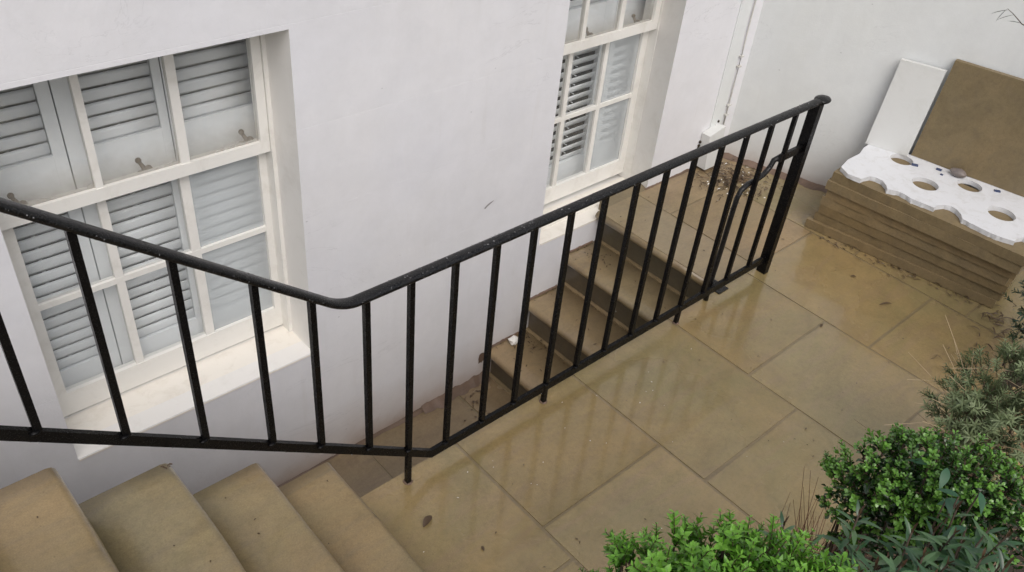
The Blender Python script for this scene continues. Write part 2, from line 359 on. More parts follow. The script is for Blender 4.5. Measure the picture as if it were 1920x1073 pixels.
# flight from the street down to the patio
st2 = empty('street_steps', (0.5, 0.7, 0.0), 'wide sandstone steps with rounded nosings coming down to the patio in front', 'steps')
TS = [(0.984, 0.164), (0.732, 0.338), (0.474, 0.525), (0.204, 0.703), (-0.06, 0.88), (-0.32, 1.06)]
Y0, Y1 = -0.75, 1.757
for k, (xn, z) in enumerate(TS):
    xb = xn - 0.36 if k < 5 else xn - 0.9
    part(obj('tread', tread_mesh(xn, xb, Y0, Y1, z, 0.055, 1), M_step, st2, True), st2)
    zb = TS[k - 1][1] if k else 0.0
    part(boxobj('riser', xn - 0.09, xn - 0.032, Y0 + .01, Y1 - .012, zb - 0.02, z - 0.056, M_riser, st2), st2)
for k, (xn, z) in enumerate(TS):
    xe = TS[k + 1][0] - 0.095 if k < 5 else -1.2
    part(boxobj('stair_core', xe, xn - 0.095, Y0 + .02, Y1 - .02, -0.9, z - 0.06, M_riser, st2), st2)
tag(boxobj('pavement', -12, -1.23, -12, 2.49, 0.9, 1.055, M_slab), kind='structure')

# ------------------------------------------------------------------ house wall with grooves
def house_wall():
    bm = bmesh.new(); YF = 2.5; D = 0.5
    xs = [-6, 0.362, 1.352, 2.69, 3.525, 4.6]
    opens = {1: (-0.085, 1.36), 3: (-0.06, 1.42)}
    grooves = [1.378, 0.985, 0.62, 0.235, 1.78, 2.18, 2.58, 2.98]
    ztop, zbot = 6.5, -0.95
    def strip(x0, x1, za, zb):
        pz = [(za, 0)]
        for g in sorted(grooves):
            if za + 0.01 < g < zb - 0.01: pz += [(g - 0.0016, 0), (g - 0.0003, 0.0004), (g + 0.0003, 0.0004), (g + 0.0016, 0)]
        pz.append((zb, 0))
        nx = max(1, int((x1 - x0) / 0.5))
        for i in range(nx):
            a = x0 + (x1 - x0) * i / nx; b = x0 + (x1 - x0) * (i + 1) / nx
            for (z1, d1), (z2, d2) in zip(pz, pz[1:]):
                bm.faces.new([bm.verts.new(p) for p in ((a, YF + d1, z1), (b, YF + d1, z1), (b, YF + d2, z2), (a, YF + d2, z2))])
    for i in range(5):
        if i in opens:
            a, b = opens[i]; strip(xs[i], xs[i + 1], zbot, a); strip(xs[i], xs[i + 1], b, ztop)
        else: strip(xs[i], xs[i + 1], zbot, ztop)
    bm.faces.new([bm.verts.new(p) for p in ((-6, 2.5, ztop), (4.6, 2.5, ztop), (4.6, 3.0, ztop), (-6, 3.0, ztop))])
    bmesh.ops.remove_doubles(bm, verts=bm.verts, dist=0.0002)
    return obj('house_wall', bm, M_wall)
hw = tag(house_wall(), 'white rendered house wall with faint scored lines holding both sash windows', 'wall')
def reveal(x0, x1, z0, z1, splay=0.0, yb=2.79):
    bm = bmesh.new(); e = 0.0
    xr = x1 + splay
    q = lambda *p: bm.faces.new([bm.verts.new(v) for v in p])
    q((x1, 2.5, z0), (xr, yb, z0), (xr, yb, z1), (x1, 2.5, z1))
    q((x0, 2.5, z0), (x0, 2.5, z1), (x0, yb, z1), (x0, yb, z0))
    q((x0, 2.5, z1), (x1, 2.5, z1), (xr, yb, z1), (x0, yb, z1))
    q((x0, 2.5, z0), (x0, yb, z0), (xr, yb, z0), (x1, 2.5, z0))
    return obj('window_reveal', bm, M_reveal, hw)
reveal(0.362, 1.352, -0.0851, 1.36); reveal(2.69, 3.525, -0.0601, 1.42, 0.085)
# dark room behind
def room(x0, x1, z0, z1):
    bm = bmesh.new(); box(bm, x0, x1, 2.93, 5.0, z0, z1); 
    bm.faces.ensure_lookup_table()
    for f in list(bm.faces):
        if all(abs(v.co.y - 2.93) < 1e-5 for v in f.verts): bm.faces.remove(f)
    o = obj('room_interior', bm, M_room, hw)
    bm = bmesh.new()
    for a, b, c, d in ((x0, x0 + .6, 0, 0),): pass
    return o
room(-0.6, 2.2, -0.5, 2.0); room(2.25, 4.4, -0.5, 2.0)
# inner face of the wall around the openings (keeps daylight out of the rooms)
def inner(x0, x1, z0, z1, ox0, ox1, oz0, oz1):
    bm = bmesh.new()
    box(bm, x0, ox0, 2.9, 2.93, z0, z1); box(bm, ox1, x1, 2.9, 2.93, z0, z1)
    box(bm, ox0, ox1, 2.9, 2.93, z0, oz0); box(bm, ox0, ox1, 2.9, 2.93, oz1, z1)
    box(bm, ox0 - .02, ox0, 2.79, 2.9, oz0, oz1); box(bm, ox1, ox1 + .02, 2.79, 2.9, oz0, oz1)
    box(bm, ox0 - .02, ox1 + .02, 2.79, 2.9, oz0 - .02, oz0); box(bm, ox0 - .02, ox1 + .02, 2.79, 2.9, oz1, oz1 + .02)
    obj('wall_lining', bm, M_reveal, hw)
inner(-0.6, 2.2, -0.5, 2.0, 0.30, 1.42, -0.09, 1.42); inner(2.25, 4.4, -0.5, 2.0, 2.66, 3.68, -0.09, 1.48)

# ------------------------------------------------------------------ sash windows
def bar(bm, x0, x1, y0, y1, z0, z1): box(bm, x0, x1, y0, y1, z0, z1)
def bobj(name, x0, x1, y0, y1, z0, z1, M, root, bevel=0.004, label=None):
    o = boxobj(name, x0, x1, y0, y1, z0, z1, M, None, bevel); part(o, root)
    if label: o['label'] = label
    return o
def sash_window(name, label, P):
    x0, x1, zs, zt = P['x0'], P['x1'], P['zs'], P['zt']
    root = empty(name, ((x0 + x1) / 2, 2.7, zs), label, 'sash window')
    # box frame
    bm = bmesh.new(); fl, fr = P['fl'], P['fr']
    box(bm, x0, fl, 2.672, 2.785, zs, zt); box(bm, fr, P['xr'], 2.672, 2.785, zs, zt); box(bm, fl, fr, 2.672, 2.785, zt - .03, zt)
    part(obj('window_frame', bm, M_frame, bevel=0.003), root)
    # upper sash
    U = P['U']; y = 2.682; d = 0.034
    up = bmesh.new(); box(up, fl + .001, U['l'], y, y + d, U['b'], zt - .031); box(up, U['r'], fr - .001, y, y + d, U['b'], zt - .031)
    box(up, U['l'], U['r'], y, y + d, U['b'], U['gb']); box(up, U['l'], U['r'], y, y + d, zt - .07, zt - .031)
    us = part(obj('upper_sash', up, M_frame, bevel=0.003), root)
    for a, b in U['m']:
        g = boxobj('glazing_bar', a, b, y + .004, y + d - .004, U['gb'], zt - .07, M_frame, None, 0.006); g.parent = us
    ed = [U['l']] + [v for ab in U['m'] for v in ab] + [U['r']]
    for i in range(0, len(ed), 2): bobj('pane', ed[i], ed[i + 1], y + .016, y + .020, U['gb'], zt - .07, P['gu'], root, 0)
    # lower sash
    L = P['L']; y = 2.727
    lo = bmesh.new(); box(lo, fl + .001, L['l'], y, y + d, L['b'], L['t']); box(lo, L['r'], fr + .012, y, y + d, L['b'], L['t'])
    box(lo, L['l'], L['r'], y, y + d, L['b'], L['gb']); box(lo, L['l'], L['r'], y, y + d, L['gt'], L['t'])
    ls = part(obj('lower_sash', lo, M_frame, bevel=0.003), root)
    for a, b in L['m']:
        for za, zb in ((L['gb'], L['h'][0]), (L['h'][1], L['gt'])):
            g = boxobj('glazing_bar', a, b, y + .004, y + d - .004, za, zb, M_frame, None, 0.006); g.parent = ls
    g = boxobj('glazing_bar', L['l'], L['r'], y + .003, y + d - .004, L['h'][0], L['h'][1], M_frame, None, 0.006); g.parent = ls
    ed = [L['l']] + [v for ab in L['m'] for v in ab] + [L['r']]
    for i in range(0, len(ed), 2):
        for za, zb in ((L['gb'], L['h'][0]), (L['h'][1], L['gt'])):
            mt = P['gl'][i // 2]
            o = bobj('pane', ed[i], ed[i + 1], y + .016, y + .020, za, zb, mt, root, 0)
            if mt is M_mist: o['label'] = 'misted pale pane'
    # sill: two shallow steps
    bm = bmesh.new(); box(bm, x0 + .001, P['xr'] - .002, 2.592, 2.726, zs - .03, zs + P['sr']); box(bm, x0 + .001, x1 - .001 , 2.4978, 2.592, zs - .012, zs + P['sr'] - 0.0035)
    part(obj('sill', bm, M_sill, bevel=0.0018), root)
    # sash fittings on the meeting rail
    for x in P['locks']:
        bm = bmesh.new(); z = L['t']
        box(bm, x - .022, x + .022, 2.735, 2.757, z, z + .006)
        tube(bm, [(x, 2.746, z + .005), (x - .004, 2.748, z + .022), (x - .012, 2.756, z + .04)], [.010, .008, .006], 8)
        bmesh.ops.create_uvsphere(bm, u_segments=10, v_segments=8, radius=0.011, matrix=Matrix.Translation((x - .013, 2.757, z + .045)))
        bmesh.ops.create_uvsphere(bm, u_segments=10, v_segments=8, radius=0.014, matrix=Matrix.Translation((x + .012, 2.742, z + .012)))
        part(obj('sash_fastener', bm, M_brass, smooth=True), root)
    return root
w1 = sash_window('sash_window', 'large cream sash window at the left, seen above the near railing', dict(
    x0=0.364, x1=1.352, xr=1.352, zs=-0.085, zt=1.36, fl=0.385, fr=1.336, sr=0.0,
    U=dict(l=0.41, r=1.30, b=0.822, gb=0.870, m=[(0.697, 0.722), (0.994, 1.027)]), gu=M_grime,
    L=dict(l=0.43, r=1.306, b=-0.075, gb=0.032, gt=0.800, t=0.845, h=(0.437, 0.460), m=[(0.699, 0.730), (0.993, 1.029)]),
    gl=[M_glass, M_glass, M_mist], locks=[0.47, 0.885, 1.275]))
w2 = sash_window('sash_window', 'narrower sash window at the top centre, beyond the blank white wall', dict(
    x0=2.70, x1=3.525, xr=3.585, zs=-0.052, zt=1.42, fl=2.715, fr=3.572, sr=0.0,
    U=dict(l=2.74, r=3.532, b=0.866, gb=0.914, m=[(3.004, 3.028), (3.266, 3.297)]), gu=M_grime2,
    L=dict(l=2.745, r=3.526, b=-0.02, gb=0.074, gt=0.842, t=0.885, h=(0.468, 0.490), m=[(2.987, 3.014), (3.248, 3.276)]),
    gl=[M_mist2, M_mist2, M_mist], locks=[3.12, 3.47]))

# ------------------------------------------------------------------ shutters with louvres
def shutter(label, x0, x1, y, tiers, z0, z1, th, bw, sw, group):
    root = empty('shutter_panel', ((x0 + x1) / 2, y, z0), label, 'shutter', group)
    bm = bmesh.new(); box(bm, x0, x0 + sw[0], y - .014, y + .014, z0, z1); box(bm, x1 - sw[1], x1, y - .014, y + .014, z0, z1)
    zs = [z0] + [v for t in tiers for v in t] + [z1]
    for i in range(0, len(zs), 2): box(bm, x0 + sw[0], x1 - sw[1], y - .013, y + .013, zs[i], zs[i + 1])
    part(obj('frame', bm, M_shut, bevel=0.002), root)
    me = None
    for a, b in tiers:
        n = int(round((b - a) / 0.05))
        for i in range(n):
            z = a + (i + .5) * (b - a) / n
            if me is None:
                bm = bmesh.new(); hw_ = (x1 - x0 - sw[0] - sw[1]) / 2 - .002
                prof = [(-bw / 2, 0), (-bw / 4, .0042), (0, .0052), (bw / 4, .0042), (bw / 2, 0), (bw / 4, -.0042), (0, -.0052), (-bw / 4, -.0042)]
                rw = [[bm.verts.new((s * hw_, q, p)) for p, q in prof] for s in (-1, 1)]
                for k in range(8): bm.faces.new([rw[0][k], rw[0][(k + 1) % 8], rw[1][(k + 1) % 8], rw[1][k]])
                bm.faces.new(rw[0]); bm.faces.new(rw[1][::-1]); bmesh.ops.recalc_face_normals(bm, faces=bm.faces)
                me = bpy.data.meshes.new('louvre'); bm.to_mesh(me); bm.free(); me.materials.append(M_shut)
                for p_ in me.polygons: p_.use_smooth = len(p_.vertices) == 4
            o = bpy.data.objects.new('louvre', me); C.objects.link(o); o.parent = root
            o.location = Vector(((x0 + sw[0] + x1 - sw[1]) / 2, y, z)) - root.location
            o.rotation_euler = (th + rnd.gauss(0, R(1.2)), rnd.gauss(0, R(.25)), 0)
    # tilt rod behind the louvres, with staples
    bm = bmesh.new(); xc = (x0 + sw[0] + x1 - sw[1]) / 2
    for a, b in tiers:
        box(bm, xc - .004, xc + .004, y + .030, y + .038, a + .01, b - .02)
        n = int(round((b - a) / 0.05))
        for i in range(n):
            z = a + (i + 1.0) * (b - a) / n; box(bm, xc - .003, xc + .003, y - .002, y + .03, z - .003, z - .001)
    part(obj('tilt_rod', bm, M_shut), root)
G1 = 'white louvred shutters behind the large window'; G2 = 'white louvred shutters behind the far window'
T1 = [(0.078, 0.783), (0.963, 1.305)]
for lab, a, b, sw in (('white louvred shutter behind the left column of panes of the large window', 0.335, 0.662, (.04, .042)),
                      ('white louvred shutter behind the middle column of panes of the large window', 0.667, 1.018, (.052, .030)),
                      ('white louvred shutter behind the right, partly misted column of panes of the large window', 1.023, 1.405, (.045, .055))):
    shutter(lab, a, b, 2.815, T1, -0.03, 1.37, R(2.5), .0492, sw, G1)
T2 = [(0.118, 0.833), (1.003, 1.345)]
for lab, a, b, sw in (('half open louvred shutter behind the near edge of the far window', 2.68, 3.00, (.04, .04)),
                      ('half open louvred shutter with dark gaps and a wide stile in the far window', 3.005, 3.405, (.04, .08)),
                      ('louvred shutter behind the misted panes at the right of the far window', 3.41, 3.665, (.04, .04))):
    shutter(lab, a, b, 2.85, T2, 0.0, 1.43, R(26), .052, sw, G2)

# ------------------------------------------------------------------ garden wall at the end
BX = lambda y: 4.235 + 0.32 * (2.5 - y)
def bwall():
    bm = bmesh.new(); ys = [2.9 - 0.35 * i for i in range(24)]; H = 4.2
    rows = []
    for y in ys:
        rows.append([bm.verts.new((BX(y) + .004 * noise.noise(Vector((y * 2, z * 2, 1))), y, z)) for z in (-.1, .5, 1.1, 1.7, 2.4, 3.2, H)] + [bm.verts.new((BX(y) + .25, y, H)), bm.verts.new((BX(y) + .25, y, -.1))])
    for a, b in zip(rows, rows[1:]):
        for k in range(8): bm.faces.new([a[k], a[k + 1], b[k + 1], b[k]])
    return obj('garden_wall', bm, M_bwall)
tag(bwall(), 'tall off-white rendered wall closing the far end of the patio', 'wall')
# boxed corner pier, painted box and cable
px = boxobj('pipe_boxing', 4.012, 4.118, 2.494, 2.503, 0.22, 3.2, M_bwall, None, 0.004)
tag(px, 'shallow white boxing running up the wall into the corner above the small box', 'pipe boxing')
bm = bmesh.new(); hexa(bm, [(3.955, 2.425, .018), (4.085, 2.425, .018), (4.085, 2.497, .018), (3.955, 2.497, .018)], [(3.945, 2.44, .235), (4.085, 2.44, .262), (4.085, 2.497, .262), (3.945, 2.497, .235)])
mb = tag(obj('junction_box', bm, M_board, bevel=0.012), 'small white box fixed low on the wall in the far corner', 'box')
bm = bmesh.new(); n_ = 14
for i in range(n_):
    f = i / (n_ - 1); p = Vector((3.938 + .0, 2.496, .06 + f * .18)) if f < .6 else Vector((3.938 + (f - .6) * .36, 2.496, .168 + (f - .6) * .27))
    bmesh.ops.create_icosphere(bm, subdivisions=1, radius=.006 + .005 * rnd.random(), matrix=Matrix.Translation(p + Vector((rnd.uniform(-.004, .004), 0, rnd.uniform(-.005, .005)))))
part(obj('sealant_crack', bm, M_earth), mb)
cb = empty('cable', (4.15, 2.49, 0.2), 'thin painted cable clipped up the corner between house and end wall', 'cable')
for dx, w in ((0, .0045),):
    bm = bmesh.new(); tube(bm, [(4.135 + dx * .6 + .002 * math.sin(i * 1.3), 2.489 - (.02 if dx else 0), 0.24 + i * .25) for i in range(12)], w, 8); part(obj('wire', bm, M_cable, smooth=True), cb)
for z in (.30, .36, .60, .66, 1.05, 1.5):
    bm = bmesh.new(); box(bm, 4.126, 4.152, 2.480, 2.4985, z, z + .008); part(obj('clip', bm, M_cable, bevel=.002), cb)

# mortar fillets at the foot of the walls
def fillet(name, p0, p1, nrm, wbase, hbase, seed, label, z, n=60):
    bm = bmesh.new(); p0 = Vector(p0); p1 = Vector(p1); nrm = Vector(nrm); A = []; B = []; Cc = []
    for i in range(n + 1):
        f = i / n; p = p0.lerp(p1, f)
        wv = wbase * (0.65 + 0.9 * abs(noise.noise(Vector((f * 6, seed, 0))))) + 0.004 * noise.noise(Vector((f * 40, seed, 3)))
        hv = hbase * (0.55 + 1.2 * abs(noise.noise(Vector((f * 7, seed, 9))))) + 0.004 * noise.noise(Vector((f * 50, seed, 5)))
        A.append(bm.verts.new((p.x, p.y, z + max(.004, hv)))); q = p + nrm * wv * .45; B.append(bm.verts.new((q.x, q.y, z + max(.004, hv * .5))))
        q = p + nrm * wv; Cc.append(bm.verts.new((q.x, q.y, z + .0005)))
    for a, b in ((A, B), (B, Cc)):
        for i in range(n): bm.faces.new([a[i], a[i + 1], b[i + 1], b[i]])
    return tag(obj(name, bm, M_fillet, smooth=True), kind='structure')
fillet('mortar_fillet', (0.3, 2.499, 0), (2.40, 2.499, 0), (0, -1, 0), .020, .022, 2, '', -0.82)
fillet('mortar_fillet', (2.40, 2.499, 0), (1.95, 2.499, 0), (0, -1, 0), .055, .055, 5, '', -0.82, 24)
fillet('mortar_fillet', (3.5, 2.499, 0), (4.24, 2.499, 0), (0, -1, 0), .012, .012, 8, '', 0)
fillet('mortar_fillet', (BX(2.5), 2.5, 0), (BX(1.6), 1.6, 0), (-.95, -.3, 0), .055, .030, 11, '', 0)
for xn, xb, z in TN[1:]: fillet('mortar_fillet', (xn + .02, 2.499, 0), (xb - .05, 2.499, 0), (0, -1, 0), .008, .010, xn, '', z, 20)

# ------------------------------------------------------------------ railing
rl = empty('iron_railing', (1.22, 1.625, 0), 'black painted iron railing with rounded handrail running down the steps and along the stairwell', 'railing')
YR = 1.625
BX_ = [(-.005, 1.40), (0.177, None), (0.353, None), (0.540, None), (0.727, None), (0.884, None), (1.058, None), (1.218, 0), (1.387, None), (1.557, None), (1.720, None),
       (1.893, 0), (2.062, None), (2.230, None), (2.398, None), (2.563, None), (2.735, 0), (2.902, None), (3.080, None), (3.258, None)]
def ztop(x): return 0.935 if x > .98 else 0.935 + (0.98 - x) * 0.822
def zbot(x): return 0.106 if x > 1.318 else 0.106 + (1.318 - x) * 0.752
# handrail
def handrail():
    bm = bmesh.new(); pts = []
    xs = [-.45, -.2, .1, .4, .6, .75, .86]
    P = [(x, ztop(x)) for x in xs]
    for k in range(9):     # smooth bend
        f = k / 8; a = Vector((.93, ztop(.93))); b = Vector((.98, .935)); c = Vector((1.03, .935))
        q = a * (1 - f) ** 2 + b * 2 * f * (1 - f) + c * f * f; P.append((q.x, q.y))
    P += [(x, .935 + .0025 * math.sin(x * 3)) for x in (1.3, 1.6, 1.9, 2.2, 2.5, 2.8, 3.1, 3.40, 3.44)]
    prof = []
    for k in range(14):
        a = 2 * math.pi * k / 14; c, s = math.cos(a), math.sin(a)
        prof.append((.0210 * (abs(c) ** .75) * (1 if c > 0 else -1), (.0135 if s > 0 else .009) * (abs(s) ** .8) * (1 if s > 0 else -1)))
    rings = []
    for i, (x, z) in enumerate(P):
        x2, z2 = P[min(i + 1, len(P) - 1)]; x1, z1 = P[max(i - 1, 0)]
        d = Vector((x2 - x1, 0, z2 - z1)).normalized(); up = Vector((-d.z, 0, d.x)); 
        rings.append([bm.verts.new(Vector((x, YR, z)) + Vector((0, 1, 0)) * a + up * b) for a, b in prof])
    for q, s in zip(rings, rings[1:]):
        for k in range(14): bm.faces.new([q[k], q[(k + 1) % 14], s[(k + 1) % 14], s[k]])
    bm.faces.new(rings[0][::-1]); bm.faces.new(rings[-1]); return bm
part(obj('handrail', handrail(), M_iron, smooth=True), rl)
bm = bmesh.new(); bmesh.ops.create_uvsphere(bm, u_segments=20, v_segments=12, radius=1, matrix=Matrix.Translation((3.455, YR, .936)) @ Matrix.Diagonal((.045, .035, .015, 1)))
part(obj('rail_end_cap', bm, M_iron, smooth=True), rl)
# bottom rail
bm = bmesh.new(); hw_ = .0075; h_ = .038
P = [(-.45, zbot(-.45)), (1.318, .106), (3.40, .106)]
lo = []; 
for (x, z) in P: lo.append([bm.verts.new(p) for p in ((x, YR - hw_, z - h_), (x, YR + hw_, z - h_), (x, YR + hw_, z), (x, YR - hw_, z))])
for a, b in zip(lo, lo[1:]):
    for k in range(4): bm.faces.new([a[k], a[(k + 1) % 4], b[(k + 1) % 4], b[k]])
bm.faces.new(lo[0][::-1]); bm.faces.new(lo[-1])
part(obj('bottom_rail', bm, M_bar, bevel=.002), rl)
for x, foot in BX_:
    s = .0090; z0 = (0.0 if foot == 0 else zbot(x) - .002)
    bm = bmesh.new(); zt = ztop(x) - .006 * 1; box(bm, x - s, x + s, YR - s, YR + s, z0, zt)
    part(obj('baluster', bm, M_bar, bevel=.002), rl)
    # weld blob
    bm = bmesh.new(); bmesh.ops.create_icosphere(bm, subdivisions=2, radius=.0095, matrix=Matrix.Translation((x - .008, YR - s - .001, zbot(x) + .001)) @ Matrix.Diagonal((1.3, .8, .6, 1)))
    part(obj('weld', bm, M_bar, smooth=True), rl)
bm = bmesh.new(); box(bm, 3.40, 3.436, YR - .024, YR + .024, 0, .93); part(obj('end_post', bm, M_bar, bevel=.003), rl)
bm = bmesh.new(); box(bm, 3.232, 3.40, YR - .007, YR + .007, .69, .728); 
part(obj('catch_bar', bm, M_iron, bevel=.003), rl)
bm = bmesh.new(); cr = [(3.25, .712), (3.228, .69), (3.212, .66), (3.18, .636), (3.12, .622), (3.06, .622), (3.02, .605), (3.003, .57), (2.998, .5), (2.994, .3), (2.985, .12), (2.985, .005)]
tube(bm, [(x, YR + .022 if z < .7 else YR + .005, z) for x, z in cr], .0125, 8); part(obj('curved_bar', bm, M_iron, smooth=True), rl)
part(boxobj('foot_plate', 3.075, 3.15, YR + .01, YR + .10, .0, .006, M_iron, None, .002), rl)
# rain drops hanging on the rails
bm = bmesh.new()
for i in range(620):
    x = rnd.uniform(-.1, 3.4); k = rnd.random(); rr = rnd.uniform(.0011, .0026)
    if k < .35: p = (x, YR + rnd.choice((-1, 1)) * rnd.uniform(.018, .0215), ztop(x) + rnd.uniform(-.004, .002) + (.004 if x < 1.0 else 0))
    elif k < .85:
        a_ = rnd.uniform(.25, 2.9); p = (x, YR + .0205 * math.cos(a_), ztop(x) + .0128 * math.sin(a_) + .001)
    else: p = (x, YR - hw_ * rnd.random(), zbot(x) - h_ - rr * .3)
    bmesh.ops.create_icosphere(bm, subdivisions=1, radius=rr, matrix=Matrix.Translation(p))
o = part(obj('raindrops', bm, M_drop, smooth=True), rl); o['kind'] = 'stuff'

for x in (1.218, 1.893, 2.735, 3.418):
    bm = bmesh.new(); bmesh.ops.create_icosphere(bm, subdivisions=2, radius=1)
    for v in bm.verts: v.co = Vector((v.co.x * .017, v.co.y * .017, max(0, v.co.z) * .004)) * (1 + .35 * noise.noise(v.co * 2 + Vector((x, 0, 0))))
    bmesh.ops.translate(bm, verts=bm.verts, vec=(x, YR, .0005)); part(obj('mortar_footing', bm, M_fillet, smooth=True), rl)
U0 = rnd.uniform
# ------------------------------------------------------------------ stack of paving slabs by the far wall
L_off = [0, .026, .025, .022, .021, .008, .024]; R_off = [0, .006, -.006, -.016, -.022, -.050, -.056]
yl = [1.735, 1.712, 1.700, 1.705, 1.690, 1.702, 1.692]; yr = [.745, .735, .728, .742, .72, .712, .704]
TH = .36 / 7
labs = ['bottom slab of the stack, sticking out furthest onto the patio', 'second slab from the bottom of the stack, set back from the one below', 'third slab from the bottom of the stack',
        'middle slab of the seven in the stack', 'fifth slab from the bottom of the stack, two below the ledge slab lip', 'slab just under the top one, its pale edge sticking out as a ledge', 'top slab of the stack, under the white sheet with holes']
for k in range(7):
    z0 = k * TH + .0003; z1 = (k + 1) * TH - .0003; fl = Vector((3.97 + L_off[k], yl[k], 0)); fr = Vector((4.132 + R_off[k], yr[k], 0))
    d = (fr - fl).normalized(); nn = Vector((-d.y, d.x, 0)); nn = nn if nn.x > 0 else -nn; dep = .455
    bm = bmesh.new(); n = 46; rows = []
    for j in range(n + 1):
        f = j / n; p = fl.lerp(fr, f); q = p + nn * dep
        jt = Vector((1, 0, 0)) * (.0028 * noise.noise(Vector((f * 14, k * 3.1, 0))) + .0012 * noise.noise(Vector((f * 50, k * 3.1, 4))) + max(0, noise.noise(Vector((f * 60, k * 5.7, 8))) - .45) * .02)
        rows.append([bm.verts.new(p + jt + Vector((0, 0, z0 + .003 * (k == 0)))), bm.verts.new(p + jt * 1.6 + Vector((0, 0, z1 + .0012 * noise.noise(Vector((f * 9, k, 7)))))), bm.verts.new(q + Vector((0, 0, z1))), bm.verts.new(q + Vector((0, 0, z0)))])
    for a, b in zip(rows, rows[1:]):
        for i in range(4): bm.faces.new([a[i], a[(i + 1) % 4], b[(i + 1) % 4], b[i]])
    bm.faces.new(rows[0]); bm.faces.new(rows[-1][::-1])
    tag(obj('stone_slab', bm, M_stack, bevel=.0014), 'brown sandstone ' + labs[k], 'stone slab', 'paving slabs stacked by the end wall')
# white sheet with round holes
def sheet():
    Z0, Z1 = .3605, .385
    front = [(4.027, 1.678), (3.993, 1.617), (3.999, 1.58), (4.005, 1.546), (4.035, 1.545), (4.073, 1.533), (4.09, 1.509), (4.089, 1.472), (4.06, 1.435), (4.03, 1.412), (4.064, 1.359), (4.053, 1.289), (4.064, 1.223), (4.07, 1.178), (4.102, 1.18), (4.145, 1.16), (4.162, 1.134), (4.156, 1.103), (4.13, 1.069), (4.093, 1.043), (4.092, .983), (4.09, .908), (4.1, .847), (4.12, .797), (4.157, .803), (4.197, .786), (4.19, .73), (4.14, .70), (4.15, .655)]
    back = [(4.66, .64), (4.60, .95), (4.53, 1.25), (4.495, 1.50), (4.47, 1.62), (4.445, 1.70), (4.40, 1.728), (4.33, 1.722), (4.251, 1.70), (4.13, 1.70)]
    out = []
    for i, (x, y) in enumerate(front):     # broken, crumbly front edge
        out.append((x, y))
        if i + 1 < len(front):
            x2, y2 = front[i + 1]; L = math.hypot(x2 - x, y2 - y)
            if L > .055:
                m_ = int(L / .012)
                for j in range(1, m_): f = j / m_; out.append((x + (x2 - x) * f + rnd.uniform(-.0018, .0018), y + (y2 - y) * f))
    out += back
    holes = [(4.395, 1.530, .060), (4.258, 1.323, .066), (4.450, 1.175, .062), (4.318, .948, .066), (4.50, .80, .064)]
    import mathutils
    from mathutils.geometry import delaunay_2d_cdt
    pts = [Vector(p) for p in out]; edges = [(i, (i + 1) % len(out)) for i in range(len(out))]; H = []
    for cx, cy, rr in holes:
        s = len(pts); n = 28
        for k in range(n): a = 2 * math.pi * k / n; pts.append(Vector((cx + rr * math.cos(a), cy + rr * math.sin(a))))
        edges += [(s + k, s + (k + 1) % n) for k in range(n)]; H.append((cx, cy, rr, s, n))
    vs, es, fs, *_ = delaunay_2d_cdt(pts, edges, [], 1, 1e-6)
    def inside(p):
        c = False; j = len(out) - 1
        for i in range(len(out)):
            if (out[i][1] > p[1]) != (out[j][1] > p[1]) and p[0] < (out[j][0] - out[i][0]) * (p[1] - out[i][1]) / (out[j][1] - out[i][1]) + out[i][0]: c = not c
            j = i
        return c
    keep = []
    for f in fs:
        c = sum((Vector(vs[i]) for i in f), Vector((0, 0))) / len(f)
        if inside(c) and all((c - Vector((h[0], h[1]))).length > h[2] * .995 for h in H): keep.append(f)
    bm = bmesh.new(); V = [bm.verts.new((v[0], v[1], Z1)) for v in vs]
    F = [bm.faces.new([V[i] for i in f]) for f in keep]
    g = bmesh.ops.extrude_face_region(bm, geom=F)
    for v in [e for e in g['geom'] if isinstance(e, bmesh.types.BMVert)]: v.co.z = Z0
    for v in list(bm.verts):
        if not v.link_faces: bm.verts.remove(v)
    for v in bm.verts:
        if v.co.z < Z0 + .001 and v.co.x < 4.17: v.co.x += .006 * noise.noise(v.co * 60)
    return obj('perforated_sheet', bm, M_poly)
tag(sheet(), 'white broken-edged sheet with a row of round holes lying on the slab stack', 'sheet')
# leaning white board and brown slab
def leaning(name, bl, br, tl, tr, th, material, label, cat):
    """front face corners bottom-left/right, top-left/right; extruded towards the wall"""
    n = (Vector(br) - Vector(bl)).cross(Vector(tl) - Vector(bl)).normalized()
    if n.x < 0: n = -n
    bm = bmesh.new(); A = [Vector(p) for p in (bl, br, tr, tl)]; B = [p + n * th for p in A]
    hexa(bm, A, B); return tag(obj(name, bm, material, bevel=.004), label, cat)
leaning('white_board', (4.385, 1.745, .386), (4.452, 1.529, .386), (4.428, 1.741, .864), (4.494, 1.526, .866), .032, M_board, 'thick white board with a pale top edge leaning on the end wall behind the stack', 'board')
leaning('stone_slab', (4.487, 1.525, .3865), (4.640, .625, .3865), (4.512, 1.512, .928), (4.665, .62, .935), .036, M_stack, 'large square brown sandstone slab standing upright on the white sheet against the wall', 'stone slab')
bm = bmesh.new(); bmesh.ops.create_icosphere(bm, subdivisions=3, radius=1)
for v in bm.verts: v.co *= 1 + .18 * noise.noise(v.co * 1.4)
for v in bm.verts: v.co = Vector((v.co.x * .030, v.co.y * .042, v.co.z * .022))
o = obj('pebble', bm, M_pebble, smooth=True); o.location = (4.488, 1.262, .406); tag(o, 'smooth grey pebble lying on the white sheet by the upright slab', 'pebble')
